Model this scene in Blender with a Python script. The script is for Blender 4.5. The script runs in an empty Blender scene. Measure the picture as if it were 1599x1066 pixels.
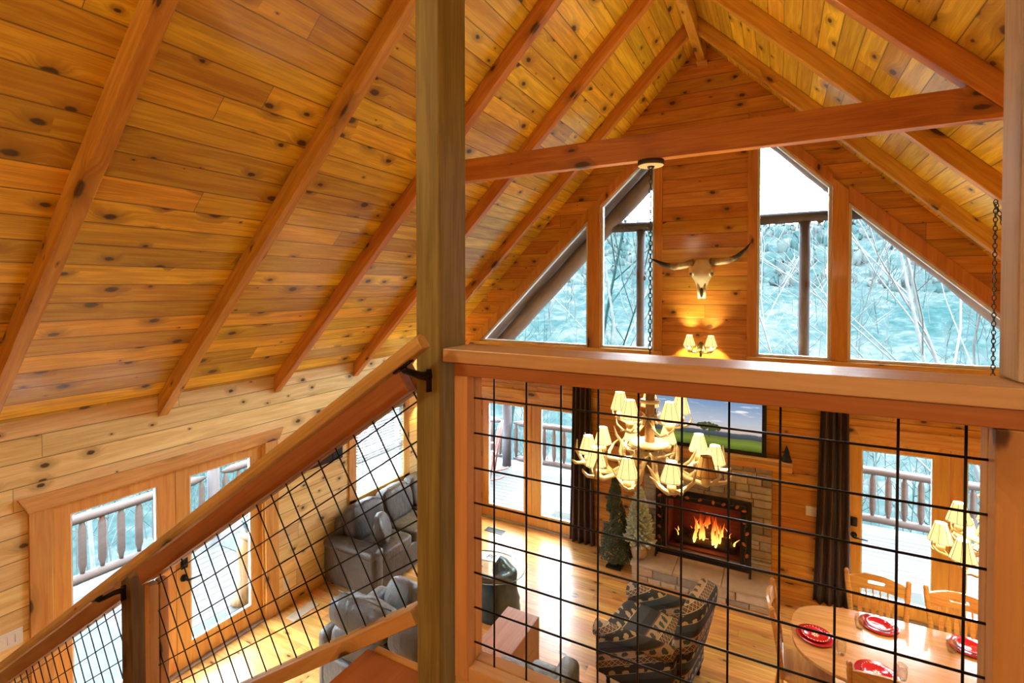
import bpy, bmesh, math, random
from mathutils import Vector, Matrix, noise as mnoise
S = bpy.context.scene
COL = S.collection
random.seed(7)
PI = math.pi

# ------------------------------------------------------------------ camera, world, light, exposure
CAMZ = 3.825
cd = bpy.data.cameras.new('camera')
cam = bpy.data.objects.new('camera', cd)
COL.objects.link(cam)
cam.location = (0, 0, CAMZ)
cam.rotation_mode = 'XYZ'
cam.rotation_euler = (math.radians(90 - 0.971), 0, math.radians(28.047))
cd.sensor_width = 36.0
cd.sensor_fit = 'HORIZONTAL'
cd.lens = 782.5 / 1599 * 36
cd.shift_y = -(533 - 463.6) / 1599
cd.clip_start = 0.02
cd.clip_end = 1000
S.camera = cam
S.view_settings.view_transform = 'Standard'
S.view_settings.look = 'None'
S.view_settings.gamma = 1
S.view_settings.use_curve_mapping = False
S.view_settings.exposure = 1.0
S.cycles.max_bounces = 10
S.cycles.diffuse_bounces = 5
S.cycles.glossy_bounces = 4
S.cycles.transmission_bounces = 6
S.cycles.transparent_max_bounces = 16
S.cycles.sample_clamp_indirect = 6.0
S.cycles.caustics_reflective = False
S.cycles.caustics_refractive = False

SKY = 20.0
w = bpy.data.worlds.new('overcast_sky')
S.world = w
w.use_nodes = True
nt = w.node_tree
nt.nodes.clear()
tc = nt.nodes.new('ShaderNodeTexCoord')
nz = nt.nodes.new('ShaderNodeTexNoise')
nz.inputs['Scale'].default_value = 3.5
nz.inputs['Detail'].default_value = 4
mp = nt.nodes.new('ShaderNodeMapping')
mp.inputs['Scale'].default_value = (1, 1, 3.5)
rp = nt.nodes.new('ShaderNodeValToRGB')
rp.color_ramp.elements[0].position = .35
rp.color_ramp.elements[0].color = (.66, .80, .94, 1)
rp.color_ramp.elements[1].position = .62
rp.color_ramp.elements[1].color = (1, 1, 1, 1)
bg = nt.nodes.new('ShaderNodeBackground')
bg.inputs['Strength'].default_value = SKY
ow = nt.nodes.new('ShaderNodeOutputWorld')
nt.links.new(tc.outputs['Generated'], mp.inputs['Vector'])
nt.links.new(mp.outputs['Vector'], nz.inputs['Vector'])
nt.links.new(nz.outputs['Fac'], rp.inputs['Fac'])
nt.links.new(rp.outputs['Color'], bg.inputs['Color'])
nt.links.new(bg.outputs['Background'], ow.inputs['Surface'])

FILL_W = 24.0        # fill lamps added unseen behind the camera to brighten the room
CHAND_W = 7.0         # one bulb of the antler chandeliers
SCONCE_W = 20.0
FIRE_W = 1.5
SHADE_E = 0.72

# ------------------------------------------------------------------ mesh helpers
class MB:
    """collects verts / faces for one mesh"""
    def __init__(s):
        s.v = []; s.f = []; s.m = []; s.sm = []
    def add(s, vs, fs, mi=0, smooth=False):
        b = len(s.v)
        s.v += [tuple(p) for p in vs]
        for f in fs:
            s.f.append([b + i for i in f]); s.m.append(mi); s.sm.append(smooth)
    def box(s, x0, x1, y0, y1, z0, z1, mi=0):
        vs = [(x, y, z) for z in (z0, z1) for y in (y0, y1) for x in (x0, x1)]
        s.add(vs, [(0, 2, 3, 1), (4, 5, 7, 6), (0, 1, 5, 4), (2, 6, 7, 3), (0, 4, 6, 2), (1, 3, 7, 5)], mi)
    def obox(s, M, sx, sy, sz, mi=0):
        vs = [M @ Vector((x * sx / 2, y * sy / 2, z * sz / 2)) for z in (-1, 1) for y in (-1, 1) for x in (-1, 1)]
        s.add(vs, [(0, 2, 3, 1), (4, 5, 7, 6), (0, 1, 5, 4), (2, 6, 7, 3), (0, 4, 6, 2), (1, 3, 7, 5)], mi)
    def bar(s, p0, p1, w, h, mi=0):
        p0 = Vector(p0); p1 = Vector(p1)
        s.obox(frame(p0, p1), (p1 - p0).length, w, h, mi)
    def tube(s, pts, rad, n=8, mi=0, cap=True, flat=1.0):
        pts = [Vector(p) for p in pts]
        if not isinstance(rad, (list, tuple)): rad = [rad] * len(pts)
        rings = []
        prev = None
        for i, p in enumerate(pts):
            t = (pts[min(i + 1, len(pts) - 1)] - pts[max(i - 1, 0)])
            if t.length < 1e-9: t = Vector((0, 0, 1))
            t.normalize()
            if prev is None:
                a = Vector((0, 0, 1)) if abs(t.z) < .9 else Vector((1, 0, 0))
                u = t.cross(a).normalized()
            else:
                u = (prev - t * prev.dot(t))
                u = u.normalized() if u.length > 1e-6 else t.orthogonal().normalized()
            prev = u
            vv = t.cross(u)
            rings.append([p + (u * math.cos(2 * PI * k / n) + vv * math.sin(2 * PI * k / n) * flat) * rad[i] for k in range(n)])
        vs = [q for r in rings for q in r]
        fs = []
        for i in range(len(rings) - 1):
            for k in range(n):
                fs.append((i * n + k, i * n + (k + 1) % n, (i + 1) * n + (k + 1) % n, (i + 1) * n + k))
        s.add(vs, fs, mi, True)
        if cap:
            L = (len(rings) - 1) * n
            s.add(rings[0], [tuple(range(n - 1, -1, -1))], mi)
            s.add(rings[-1], [tuple(range(n))], mi)
    def lathe(s, prof, n=20, mi=0, c=(0, 0, 0), smooth=True, sq=1.0):
        c = Vector(c)
        vs = []
        for r, z in prof:
            for k in range(n):
                a = 2 * PI * k / n
                vs.append(c + Vector((r * math.cos(a), r * math.sin(a) * sq, z)))
        fs = []
        for i in range(len(prof) - 1):
            for k in range(n):
                fs.append((i * n + k, i * n + (k + 1) % n, (i + 1) * n + (k + 1) % n, (i + 1) * n + k))
        s.add(vs, fs, mi, smooth)
    def disc(s, r, z, n=20, mi=0, c=(0, 0, 0), sq=1.0, up=True):
        vs = [(c[0] + r * math.cos(2 * PI * k / n), c[1] + r * sq * math.sin(2 * PI * k / n), c[2] + z) for k in range(n)]
        s.add(vs, [tuple(range(n)) if up else tuple(range(n - 1, -1, -1))], mi)
    def prism(s, poly, f0, f1, mi=0):
        """poly of 2-D points; f0, f1 map (a,b) to the two 3-D caps"""
        n = len(poly)
        vs = [f0(*p) for p in poly] + [f1(*p) for p in poly]
        fs = [tuple(range(n - 1, -1, -1)), tuple(range(n, 2 * n))]
        for k in range(n):
            fs.append((k, (k + 1) % n, n + (k + 1) % n, n + k))
        s.add(vs, fs, mi)
    def ring(s, outer, inner, f0, f1, mi=0):
        n = len(outer)
        vs = [f0(*p) for p in outer] + [f0(*p) for p in inner] + [f1(*p) for p in outer] + [f1(*p) for p in inner]
        fs = []
        for k in range(n):
            j = (k + 1) % n
            fs += [(k, n + k, n + j, j), (2 * n + k, 2 * n + j, 3 * n + j, 3 * n + k), (k, j, 2 * n + j, 2 * n + k), (n + k, 3 * n + k, 3 * n + j, n + j)]
        s.add(vs, fs, mi)
    def ell(s, c, rx, ry, rz, e1=1.0, e2=1.0, nu=20, nv=12, mi=0, M=None):
        def sp(a, e): return math.copysign(abs(a) ** e, a)
        vs = []
        for j in range(nv + 1):
            ph = -PI / 2 + PI * j / nv
            for i in range(nu):
                th = 2 * PI * i / nu
                p = Vector((rx * sp(math.cos(ph), e1) * sp(math.cos(th), e2), ry * sp(math.cos(ph), e1) * sp(math.sin(th), e2), rz * sp(math.sin(ph), e1)))
                if M is not None: p = M @ p
                vs.append(Vector(c) + p)
        fs = []
        for j in range(nv):
            for i in range(nu):
                fs.append((j * nu + i, j * nu + (i + 1) % nu, (j + 1) * nu + (i + 1) % nu, (j + 1) * nu + i))
        s.add(vs, fs, mi, True)
    def build(s, name, mats, parent=None, bevel=0.0, loc=None, M=None, seg=2, clean=True):
        me = bpy.data.meshes.new(name)
        me.from_pydata(s.v, [], s.f)
        if not isinstance(mats, (list, tuple)): mats = [mats]
        for m in mats: me.materials.append(m)
        for p, mi, sm in zip(me.polygons, s.m, s.sm):
            p.material_index = mi; p.use_smooth = sm
        if clean:
            bm = bmesh.new(); bm.from_mesh(me)
            bmesh.ops.remove_doubles(bm, verts=bm.verts, dist=1e-5)
            bmesh.ops.recalc_face_normals(bm, faces=bm.faces)
            bm.to_mesh(me); bm.free()
        o = bpy.data.objects.new(name, me)
        COL.objects.link(o)
        if parent is not None: o.parent = parent
        if loc is not None: o.location = loc
        if M is not None: o.matrix_local = M
        if bevel:
            md = o.modifiers.new('bevel', 'BEVEL'); md.width = bevel; md.segments = seg; md.limit_method = 'ANGLE'
            md.angle_limit = math.radians(50)
        return o

def frame(p0, p1, up=(0, 0, 1)):
    """matrix with x along p0->p1, origin in the middle"""
    x = (Vector(p1) - Vector(p0)).normalized()
    u = Vector(up)
    if abs(x.dot(u)) > .98: u = Vector((0, 1, 0))
    y = u.cross(x).normalized(); z = x.cross(y)
    c = (Vector(p0) + Vector(p1)) / 2
    return Matrix(((x.x, y.x, z.x, c.x), (x.y, y.y, z.y, c.y), (x.z, y.z, z.z, c.z), (0, 0, 0, 1)))

def empty(name, loc=(0, 0, 0), rz=0.0):
    o = bpy.data.objects.new(name, None)
    o.empty_display_size = .1
    COL.objects.link(o)
    o.location = loc; o.rotation_euler = (0, 0, rz)
    return o
def tag(o, label, cat, group=None):
    o['label'] = label; o['category'] = cat
    if group: o['group'] = group
    return o
def struct(o):
    o['kind'] = 'structure'
    return o
def copy_tree(o, parent=None):
    c = o.copy(); COL.objects.link(c)
    if parent is not None: c.parent = parent
    for ch in [k for k in bpy.data.objects if k.parent == o]:
        copy_tree(ch, c)
    return c
def bar_obj(name, mat, p0, p1, wd, ht, parent=None, bevel=.004, up=(0, 0, 1)):
    """a squared timber as an object whose local x runs along its length"""
    p0 = Vector(p0); p1 = Vector(p1)
    m = MB(); L = (p1 - p0).length
    m.box(-L / 2, L / 2, -wd / 2, wd / 2, -ht / 2, ht / 2)
    return m.build(name, mat, parent, bevel, M=frame(p0, p1, up))

# ------------------------------------------------------------------ material helpers
class NT:
    def __init__(s, name):
        s.mat = bpy.data.materials.new(name); s.mat.use_nodes = True
        s.nt = s.mat.node_tree
        s.b = s.nt.nodes['Principled BSDF']
        s.out = s.nt.nodes['Material Output']
    def n(s, t, **kw):
        nd = s.nt.nodes.new(t)
        for k, v in kw.items(): setattr(nd, k, v)
        return nd
    def put(s, sock, val):
        if isinstance(val, bpy.types.NodeSocket): s.nt.links.new(val, sock)
        elif val is not None: sock.default_value = val
    def math(s, op, a, b=None, c=None, clamp=False):
        nd = s.n('ShaderNodeMath', operation=op); nd.use_clamp = clamp
        s.put(nd.inputs[0], a)
        if b is not None: s.put(nd.inputs[1], b)
        if c is not None: s.put(nd.inputs[2], c)
        return nd.outputs[0]
    def maprange(s, v, a, b, c=0.0, d=1.0):
        nd = s.n('ShaderNodeMapRange'); nd.interpolation_type = 'SMOOTHSTEP'
        for i, x in enumerate((v, a, b, c, d)): s.put(nd.inputs[i], x)
        return nd.outputs[0]
    def xyz(s, a, b, c):
        nd = s.n('ShaderNodeCombineXYZ')
        for i, x in enumerate((a, b, c)): s.put(nd.inputs[i], x)
        return nd.outputs[0]
    def mix(s, f, a, b, blend='MIX'):
        nd = s.n('ShaderNodeMix', data_type='RGBA', blend_type=blend)
        s.put(nd.inputs['Factor'], f)
        s.put(nd.inputs[6], a if isinstance(a, bpy.types.NodeSocket) else (*a, 1))
        s.put(nd.inputs[7], b if isinstance(b, bpy.types.NodeSocket) else (*b, 1))
        return nd.outputs[2]
    def noise(s, vec, scale=1.0, detail=3.0, rough=.5, dist=0.0):
        nd = s.n('ShaderNodeTexNoise')
        if vec is not None: s.put(nd.inputs['Vector'], vec)
        nd.inputs['Scale'].default_value = scale; nd.inputs['Detail'].default_value = detail
        nd.inputs['Roughness'].default_value = rough; nd.inputs['Distortion'].default_value = dist
        return nd.outputs['Fac']
    def ramp(s, f, stops, const=False):
        nd = s.n('ShaderNodeValToRGB')
        cr = nd.color_ramp
        if const: cr.interpolation = 'CONSTANT'
        while len(cr.elements) < len(stops): cr.elements.new(.5)
        for e, (p, c) in zip(cr.elements, stops):
            e.position = p; e.color = (*c, 1)
        s.put(nd.inputs[0], f)
        return nd.outputs[0]
    def bump(s, h, strength=.3, dist=.01):
        nd = s.n('ShaderNodeBump')
        nd.inputs['Strength'].default_value = strength; nd.inputs['Distance'].default_value = dist
        s.put(nd.inputs['Height'], h); s.put(s.b.inputs['Normal'], nd.outputs[0])
        return nd.outputs[0]
    def objco(s):
        tc = s.n('ShaderNodeTexCoord'); sp = s.n('ShaderNodeSeparateXYZ')
        s.nt.links.new(tc.outputs['Object'], sp.inputs[0])
        return tc.outputs['Object'], sp.outputs
    def rnd(s):
        return s.n('ShaderNodeObjectInfo').outputs['Random']
    def base(s, col=None, rough=None, metal=None, coat=None, spec=None, coat_rough=None):
        B = s.b.inputs
        if col is not None: s.put(B['Base Color'], col if isinstance(col, bpy.types.NodeSocket) else (*col, 1))
        if rough is not None: s.put(B['Roughness'], rough)
        if metal is not None: B['Metallic'].default_value = metal
        if coat is not None: B['Coat Weight'].default_value = coat
        if coat_rough is not None: B['Coat Roughness'].default_value = coat_rough
        if spec is not None: B['Specular IOR Level'].default_value = spec
        return s.mat

def plain(name, col, rough=.5, metal=0.0, coat=0.0, noise_amt=.0, nscale=8.0, spec=None):
    t = NT(name)
    c = col
    if noise_amt:
        v, _ = t.objco()
        f = t.noise(v, nscale, 4)
        c = t.mix(f, tuple(x * (1 - noise_amt) for x in col), tuple(min(1, x * (1 + noise_amt)) for x in col))
    t.base(c, rough, metal, coat, spec)
    return t.mat

def wood(name, al=0, ac=(1,), width=0.0, light=(.72, .36, .09), dark=(.42, .15, .025), knot=.5, klen=.30, kw=.19,
         rough=.38, coat=.25, groove=.035, vary=.35, gdark=.25, joint=0.0, kcol=(.055, .018, .008), coat_rough=.12, gscale=1.0, contrast=1.0, spec=.5, ksize=1.0):
    """lacquered knotty pine. al = axis of the grain, ac = axes across it, width = board width (0: one solid timber)"""
    t = NT(name)
    _, X = t.objco()
    R = t.rnd()
    a = X[al]
    b = X[ac[0]]
    for k in ac[1:]: b = t.math('ADD', b, X[k])
    if width:
        q = t.math('DIVIDE', b, width)
        i = t.math('FLOOR', q); fr = t.math('FRACT', q)
    else:
        q = t.math('DIVIDE', b, kw); i = t.math('MULTIPLY', R, 93.0); fr = None
    if joint:
        wn0 = t.n('ShaderNodeTexWhiteNoise', noise_dimensions='1D'); t.put(wn0.inputs['W'], i)
        js = t.math('ADD', t.math('DIVIDE', a, joint), t.math('MULTIPLY', wn0.outputs['Value'], 7.0))
        j = t.math('FLOOR', js); jf = t.math('FRACT', js)
        i2 = t.math('ADD', i, t.math('MULTIPLY', j, 17.3))
    else:
        i2 = i; jf = None
    wn = t.n('ShaderNodeTexWhiteNoise', noise_dimensions='1D'); t.put(wn.inputs['W'], i2)
    r = wn.outputs['Value']
    off = t.math('MULTIPLY', r, 41.0)
    # knots
    kv = t.xyz(t.math('ADD', t.math('DIVIDE', a, klen), off), t.math('ADD', q, t.math('MULTIPLY', i2, 2.37)), 0.0)
    vo = t.n('ShaderNodeTexVoronoi', voronoi_dimensions='2D'); t.put(vo.inputs['Vector'], kv)
    vo.inputs['Scale'].default_value = 1.0
    cs = t.n('ShaderNodeSeparateColor'); t.nt.links.new(vo.outputs['Color'], cs.inputs[0])
    wob = t.math('MULTIPLY', t.math('SUBTRACT', t.noise(kv, 9.0, 2), .5), .07)
    d = t.math('ADD', vo.outputs['Distance'], wob)
    size = t.math('MULTIPLY', t.math('MAXIMUM', t.math('SUBTRACT', cs.outputs[0], 1 - knot), 0.0), .20 * ksize / max(knot, .1))
    k1 = t.maprange(d, t.math('MULTIPLY', size, .55), t.math('MULTIPLY', size, 1.05), 1.0, 0.0)
    k2 = t.maprange(d, t.math('MULTIPLY', size, .6), t.math('MULTIPLY', size, 3.4), 1.0, 0.0)
    # grain
    bend = t.math('MULTIPLY', k2, .055)
    ga = t.math('ADD', t.math('MULTIPLY', a, 1.1 * gscale), off)
    gb = t.math('ADD', t.math('MULTIPLY', t.math('ADD', b, bend), 13.0 * gscale), t.math('MULTIPLY', off, 1.7))
    g1 = t.noise(t.xyz(ga, gb, off), 1.6, 4, .55, .6)
    g2 = t.noise(t.xyz(t.math('MULTIPLY', ga, 2.0), t.math('MULTIPLY', gb, 6.0), off), 1.5, 2, .5)
    g = t.math('ADD', t.math('MULTIPLY', g1, .72), t.math('MULTIPLY', g2, .28))
    mid = tuple((x + y) / 2 for x, y in zip(light, dark))
    c0 = .5 - .17 * contrast; c1 = .5 + .13 / contrast
    col = t.ramp(g, [(max(0, c0 - .05), dark), (.47, mid), (min(1, c1), light)])
    hs = t.n('ShaderNodeHueSaturation')
    t.put(hs.inputs['Color'], col)
    t.put(hs.inputs['Value'], t.math('ADD', t.math('MULTIPLY', r, vary), 1 - vary * .55))
    t.put(hs.inputs['Hue'], t.math('ADD', t.math('MULTIPLY', t.math('FRACT', t.math('MULTIPLY', r, 7.7)), .022), .489))
    col = hs.outputs[0]
    col = t.mix(t.math('MULTIPLY', k2, .62), col, tuple(x * .55 for x in dark))
    col = t.mix(t.math('MULTIPLY', k1, .93), col, kcol)
    h = t.math('MULTIPLY', g, .25)
    if width:
        e = t.math('MINIMUM', fr, t.math('SUBTRACT', 1.0, fr))
        gm = t.maprange(e, groove * .35, groove, 1.0, 0.0)
        if jf is not None:
            je = t.math('MULTIPLY', t.math('MINIMUM', jf, t.math('SUBTRACT', 1.0, jf)), joint)
            gm = t.math('MAXIMUM', gm, t.maprange(je, .001, .003, 1.0, 0.0))
        col = t.mix(t.math('MULTIPLY', gm, 1 - gdark), col, tuple(x * .25 for x in dark))
        h = t.math('SUBTRACT', h, t.math('MULTIPLY', gm, 2.2))
    t.base(col, rough, 0, coat, spec, coat_rough)
    t.bump(h, .35, .006)
    return t.mat

M = {}
PL, PD = (.93, .71, .36), (.68, .42, .14)
M['ceil'] = wood('pine_ceiling', 1, (0,), .18, (.90, .59, .04), (.54, .25, .010), knot=.40, contrast=1.3, rough=.5, coat=.6, coat_rough=.17, vary=.5, joint=6.5)
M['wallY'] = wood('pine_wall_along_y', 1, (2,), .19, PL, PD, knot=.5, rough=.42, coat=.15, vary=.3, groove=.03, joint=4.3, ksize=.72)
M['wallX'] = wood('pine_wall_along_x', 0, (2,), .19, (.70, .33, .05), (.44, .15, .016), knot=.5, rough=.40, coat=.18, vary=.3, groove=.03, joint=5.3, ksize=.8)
M['floor'] = wood('pine_floor', 0, (1,), .13, (.78, .45, .14), (.50, .20, .04), knot=.34, rough=.36, coat=.34, spec=.35, vary=.45, groove=.02, gdark=.5, joint=2.6, coat_rough=.22)
M['loftfloor'] = wood('pine_loft_floor', 1, (0,), .30, (.50, .20, .05), (.36, .12, .03), knot=.3, rough=.4, coat=.2, vary=.2, groove=.012)
M['beam'] = wood('pine_beam', 0, (1, 2), 0, (.70, .34, .05), (.45, .155, .018), knot=.45, klen=.42, kw=.17, rough=.42, coat=.12, vary=.15, contrast=.9)
M['trim'] = wood('pine_trim', 0, (1, 2), 0, (.80, .48, .14), (.58, .27, .06), knot=.3, klen=.5, kw=.2, rough=.42, coat=.12, vary=.15, contrast=.8)
M['door'] = wood('pine_door', 2, (0, 1), 0, (.78, .45, .12), (.60, .28, .06), knot=.0, rough=.4, coat=.18, vary=.12, contrast=.7)
M['raw'] = wood('raw_pine_inner', 0, (1, 2), 0, (.74, .50, .27), (.60, .34, .15), knot=.3, klen=.4, kw=.12, rough=.6, coat=0, vary=.12, contrast=.7)
M['rail'] = wood('pine_rail', 0, (1, 2), 0, (.70, .49, .20), (.50, .29, .085), knot=.3, klen=.4, kw=.15, rough=.45, coat=.1, vary=.12, contrast=.8)
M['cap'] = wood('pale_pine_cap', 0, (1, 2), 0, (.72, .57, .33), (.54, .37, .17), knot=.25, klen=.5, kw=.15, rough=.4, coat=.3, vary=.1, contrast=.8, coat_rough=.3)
M['darkrail'] = wood('dark_rail_pine', 0, (1, 2), 0, (.47, .22, .07), (.32, .125, .03), knot=.3, klen=.4, kw=.15, rough=.5, coat=.05, vary=.12, contrast=.8)  # darker pine tone for the top plates and stair top rails
M['tie'] = wood('dark_pine_tie', 0, (1, 2), 0, (.58, .25, .03), (.36, .115, .01), knot=.4, klen=.5, kw=.2, rough=.45, coat=.1, vary=.1)
M['newel'] = wood('shaded_newel', 0, (1, 2), 0, (.20, .135, .06), (.09, .055, .02), knot=.15, klen=.6, kw=.14, rough=.62, coat=0, vary=.1, gscale=1.5, contrast=1.5)  # treated post wood darkened, the newel's shade is put into the colour
M['logb'] = wood('porch_post_log', 0, (1, 2), 0, (.085, .080, .092), (.048, .045, .054), knot=.3, klen=.6, kw=.25, rough=.8, coat=0, vary=.15, spec=.15)
M['post'] = wood('treated_post', 0, (1, 2), 0, (.33, .285, .105), (.17, .13, .035), knot=.15, klen=.6, kw=.14, rough=.62, coat=0, vary=.1, gscale=1.5, contrast=1.5)
M['oak'] = wood('golden_oak', 0, (1, 2), 0, (.66, .35, .11), (.44, .19, .045), knot=0, rough=.3, coat=.45, vary=.1, gscale=1.6, contrast=1.2)
M['oakx'] = wood('golden_oak_top', 0, (1,), .38, (.64, .36, .15), (.42, .20, .06), knot=0, rough=.22, coat=.6, vary=.1, gscale=1.2, contrast=1.4, groove=.004, gdark=.6, coat_rough=.08)
M['block'] = wood('dark_stained_block', 1, (0, 2), 0, (.40, .19, .085), (.25, .10, .035), knot=.2, klen=.5, kw=.2, rough=.42, coat=.25, vary=.1)
M['mantel'] = wood('mantel_pine', 0, (1, 2), 0, (.60, .34, .13), (.40, .19, .05), knot=.25, klen=.6, kw=.2, rough=.5, coat=.1, vary=.1)
M['log'] = wood('porch_log', 0, (1, 2), 0, (.15, .115, .105), (.085, .065, .06), knot=.3, klen=.6, kw=.25, rough=.7, coat=0, vary=.15, kcol=(.06, .04, .035))
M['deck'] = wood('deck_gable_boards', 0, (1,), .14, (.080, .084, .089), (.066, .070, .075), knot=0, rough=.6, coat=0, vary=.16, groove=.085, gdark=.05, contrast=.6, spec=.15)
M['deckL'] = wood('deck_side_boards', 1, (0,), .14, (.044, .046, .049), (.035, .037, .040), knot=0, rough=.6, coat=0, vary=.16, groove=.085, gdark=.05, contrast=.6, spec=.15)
M['cedar'] = wood('cedar_stump_wood', 2, (0, 1), 0, (.16, .105, .05), (.08, .04, .018), knot=.3, klen=.3, kw=.15, rough=.6, coat=0, vary=.1)
M['bark'] = plain('bark', (.20, .115, .055), .85, noise_amt=.6, nscale=22)
M['endgrain'] = plain('log_end_grain', (.70, .56, .34), .7, noise_amt=.15, nscale=25)
M['black'] = plain('black_iron', (.012, .012, .013), .42, .3)
M['wire'] = plain('black_wire', (.004, .005, .006), .38, .0, .0, spec=.25)
M['chain'] = plain('bronze_chain', (.075, .06, .05), .35, .9)
M['white'] = plain('white_plastic', (.80, .80, .78), .4)
M['vinyl'] = plain('white_vinyl', (.78, .80, .82), .35)
M['beige'] = plain('beige_vent', (.60, .52, .40), .5)
M['darkvent'] = plain('dark_vent', (.03, .045, .06), .45, .3)
M['antler'] = plain('antler_bone', (.66, .54, .33), .42, 0, .1, noise_amt=.25, nscale=14)
M['skull'] = plain('skull_bone', (.74, .66, .52), .6, noise_amt=.22, nscale=10)
M['socket'] = plain('skull_hollow', (.10, .07, .05), .8)
M['curtain'] = plain('brown_curtain', (.062, .038, .036), .85, noise_amt=.05, nscale=30)
M['tvframe'] = plain('tv_black', (.010, .010, .010), .3, 0, .3)
M['red'] = plain('red_plate', (.42, .010, .018), .16, 0, .5)
M['redin'] = plain('red_plate_inner', (.52, .012, .022), .12, 0, .6)
M['cream'] = plain('cream_ceramic', (.80, .74, .60), .35, 0, .2)
M['stump'] = plain('black_stump', (.016, .036, .044), .3, 0, .5, noise_amt=.7, nscale=18)
M['rug'] = plain('speckled_mat', (.016, .032, .036), .9, noise_amt=.75, nscale=60)
M['mesh_mat'] = plain('lattice_mat', (.026, .036, .034), .9, noise_amt=.6, nscale=40)
M['burlap'] = plain('burlap', (.46, .33, .20), .9, noise_amt=.3, nscale=30)
M['fol'] = plain('topiary_leaves', (.060, .078, .040), .6, noise_amt=.5, nscale=30)
M['frost'] = plain('frosted_needles', (.52, .58, .44), .8, noise_amt=.35, nscale=30)
M['redwood'] = plain('red_stained_wood', (.26, .10, .09), .5, noise_amt=.2, nscale=12)
M['leaf'] = plain('rust_leaf', (.45, .10, .03), .5)
M['brass'] = plain('aged_bronze', (.10, .085, .045), .4, .7)
M['charlog'] = plain('charred_log', (.045, .022, .012), .8, noise_amt=.6, nscale=16)
M['navy'] = plain('dark_blue_iron', (.02, .035, .06), .4, .4)
M['horn'] = None
M['paper'] = plain('white_paper', (.75, .75, .72), .6)

def leather(name, c):
    t = NT(name); v, X = t.objco()
    f = t.noise(v, 3.5, 5, .6, .4)
    col = t.ramp(f, [(.32, tuple(x * .62 for x in c)), (.55, c), (.72, tuple(min(1, x * 1.5) for x in c))])
    t.base(col, t.ramp(t.noise(v, 9, 3), [(.3, (.42,) * 3), (.7, (.6,) * 3)]), 0, .05)
    t.bump(t.math('ADD', t.noise(t.xyz(t.math('MULTIPLY', X[0], 2.2), t.math('MULTIPLY', X[1], 2.2), X[2]), 7, 3, .6, .8), t.math('MULTIPLY', t.noise(v, 60, 2), .06)), .32, .04)
    return t.mat
M['leather'] = leather('taupe_leather', (.062, .047, .037))
M['leather2'] = leather('grey_leather', (.092, .083, .075))

def horn_mat():
    t = NT('horn'); v, X = t.objco()
    f = t.math('ABSOLUTE', X[0])
    f2 = t.math('ADD', f, t.math('MULTIPLY', t.math('SUBTRACT', t.noise(v, 14, 3), .5), .25))
    col = t.ramp(f2, [(.1, (.22, .14, .08)), (.28, (.62, .52, .38)), (.40, (.10, .08, .06)), (.5, (.02, .02, .025))])
    t.base(col, .35, 0, .3)
    return t.mat
M['horn'] = horn_mat()

def glass(name, tint=(.93, .97, .98), refl=.10):
    t = NT(name)
    tr = t.n('ShaderNodeBsdfTransparent'); tr.inputs[0].default_value = (*tint, 1)
    gl = t.n('ShaderNodeBsdfGlossy'); gl.inputs['Roughness'].default_value = .03
    lw = t.n('ShaderNodeLayerWeight'); lw.inputs['Blend'].default_value = .25
    mx = t.n('ShaderNodeMixShader')
    t.put(mx.inputs[0], t.math('MULTIPLY_ADD', lw.outputs['Fresnel'], refl * 2.2, refl * .25, True))
    t.nt.links.new(tr.outputs[0], mx.inputs[1]); t.nt.links.new(gl.outputs[0], mx.inputs[2])
    t.nt.links.new(mx.outputs[0], t.out.inputs['Surface'])
    return t.mat
M['pane'] = glass('window_pane', (.95, .985, .99), .10)
M['tglass'] = glass('table_glass', (.90, .96, .95), .13)
M['rim'] = plain('glass_rim', (.05, .13, .13), .15, 0, .5)
M['drink'] = glass('drinking_glass', (.96, .97, .97), .16)

def emis(name, col, strength, base=(.0, .0, .0)):
    t = NT(name)
    t.base(base, .6)
    t.b.inputs['Emission Color'].default_value = (*col, 1)
    t.b.inputs['Emission Strength'].default_value = strength
    return t.mat
M['shade'] = emis('lit_shade', (1.0, .70, .26), SHADE_E, (.65, .5, .28))
M['shade_off'] = plain('unlit_shade', (.62, .40, .17), .7)
M['bulb'] = emis('bulb', (1, .8, .5), 8)
def flame_mat():
    t = NT('flame'); v, X = t.objco()
    f = t.math('DIVIDE', X[2], .42)
    col = t.ramp(f, [(0, (1, .80, .35)), (.35, (1, .42, .07)), (.8, (.9, .10, .01)), (1, (.5, .03, 0))])
    t.base((0, 0, 0), 1)
    t.nt.links.new(col, t.b.inputs['Emission Color'])
    t.nt.links.new(t.ramp(f, [(0, (.75,) * 3), (.5, (.45,) * 3), (1, (.12,) * 3)]), t.b.inputs['Emission Strength'])
    mul = t.math('MULTIPLY', t.ramp(f, [(0, (.9,) * 3), (.5, (.5,) * 3), (1, (.1,) * 3)]), 3.4)
    t.nt.links.new(mul, t.b.inputs['Emission Strength'])
    return t.mat
M['flame'] = flame_mat()

def brick_mat():
    t = NT('firebox_brick'); v, X = t.objco()
    bt = t.n('ShaderNodeTexBrick')
    t.put(bt.inputs['Vector'], t.xyz(X[0], X[2], 0.0))
    bt.inputs['Scale'].default_value = 4.5
    bt.inputs['Color1'].default_value = (.13, .026, .020, 1); bt.inputs['Color2'].default_value = (.09, .018, .015, 1)
    bt.inputs['Mortar'].default_value = (.12, .03, .025, 1)
    t.base(bt.outputs['Color'], .8)
    return t.mat
M['brick'] = brick_mat()

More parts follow.
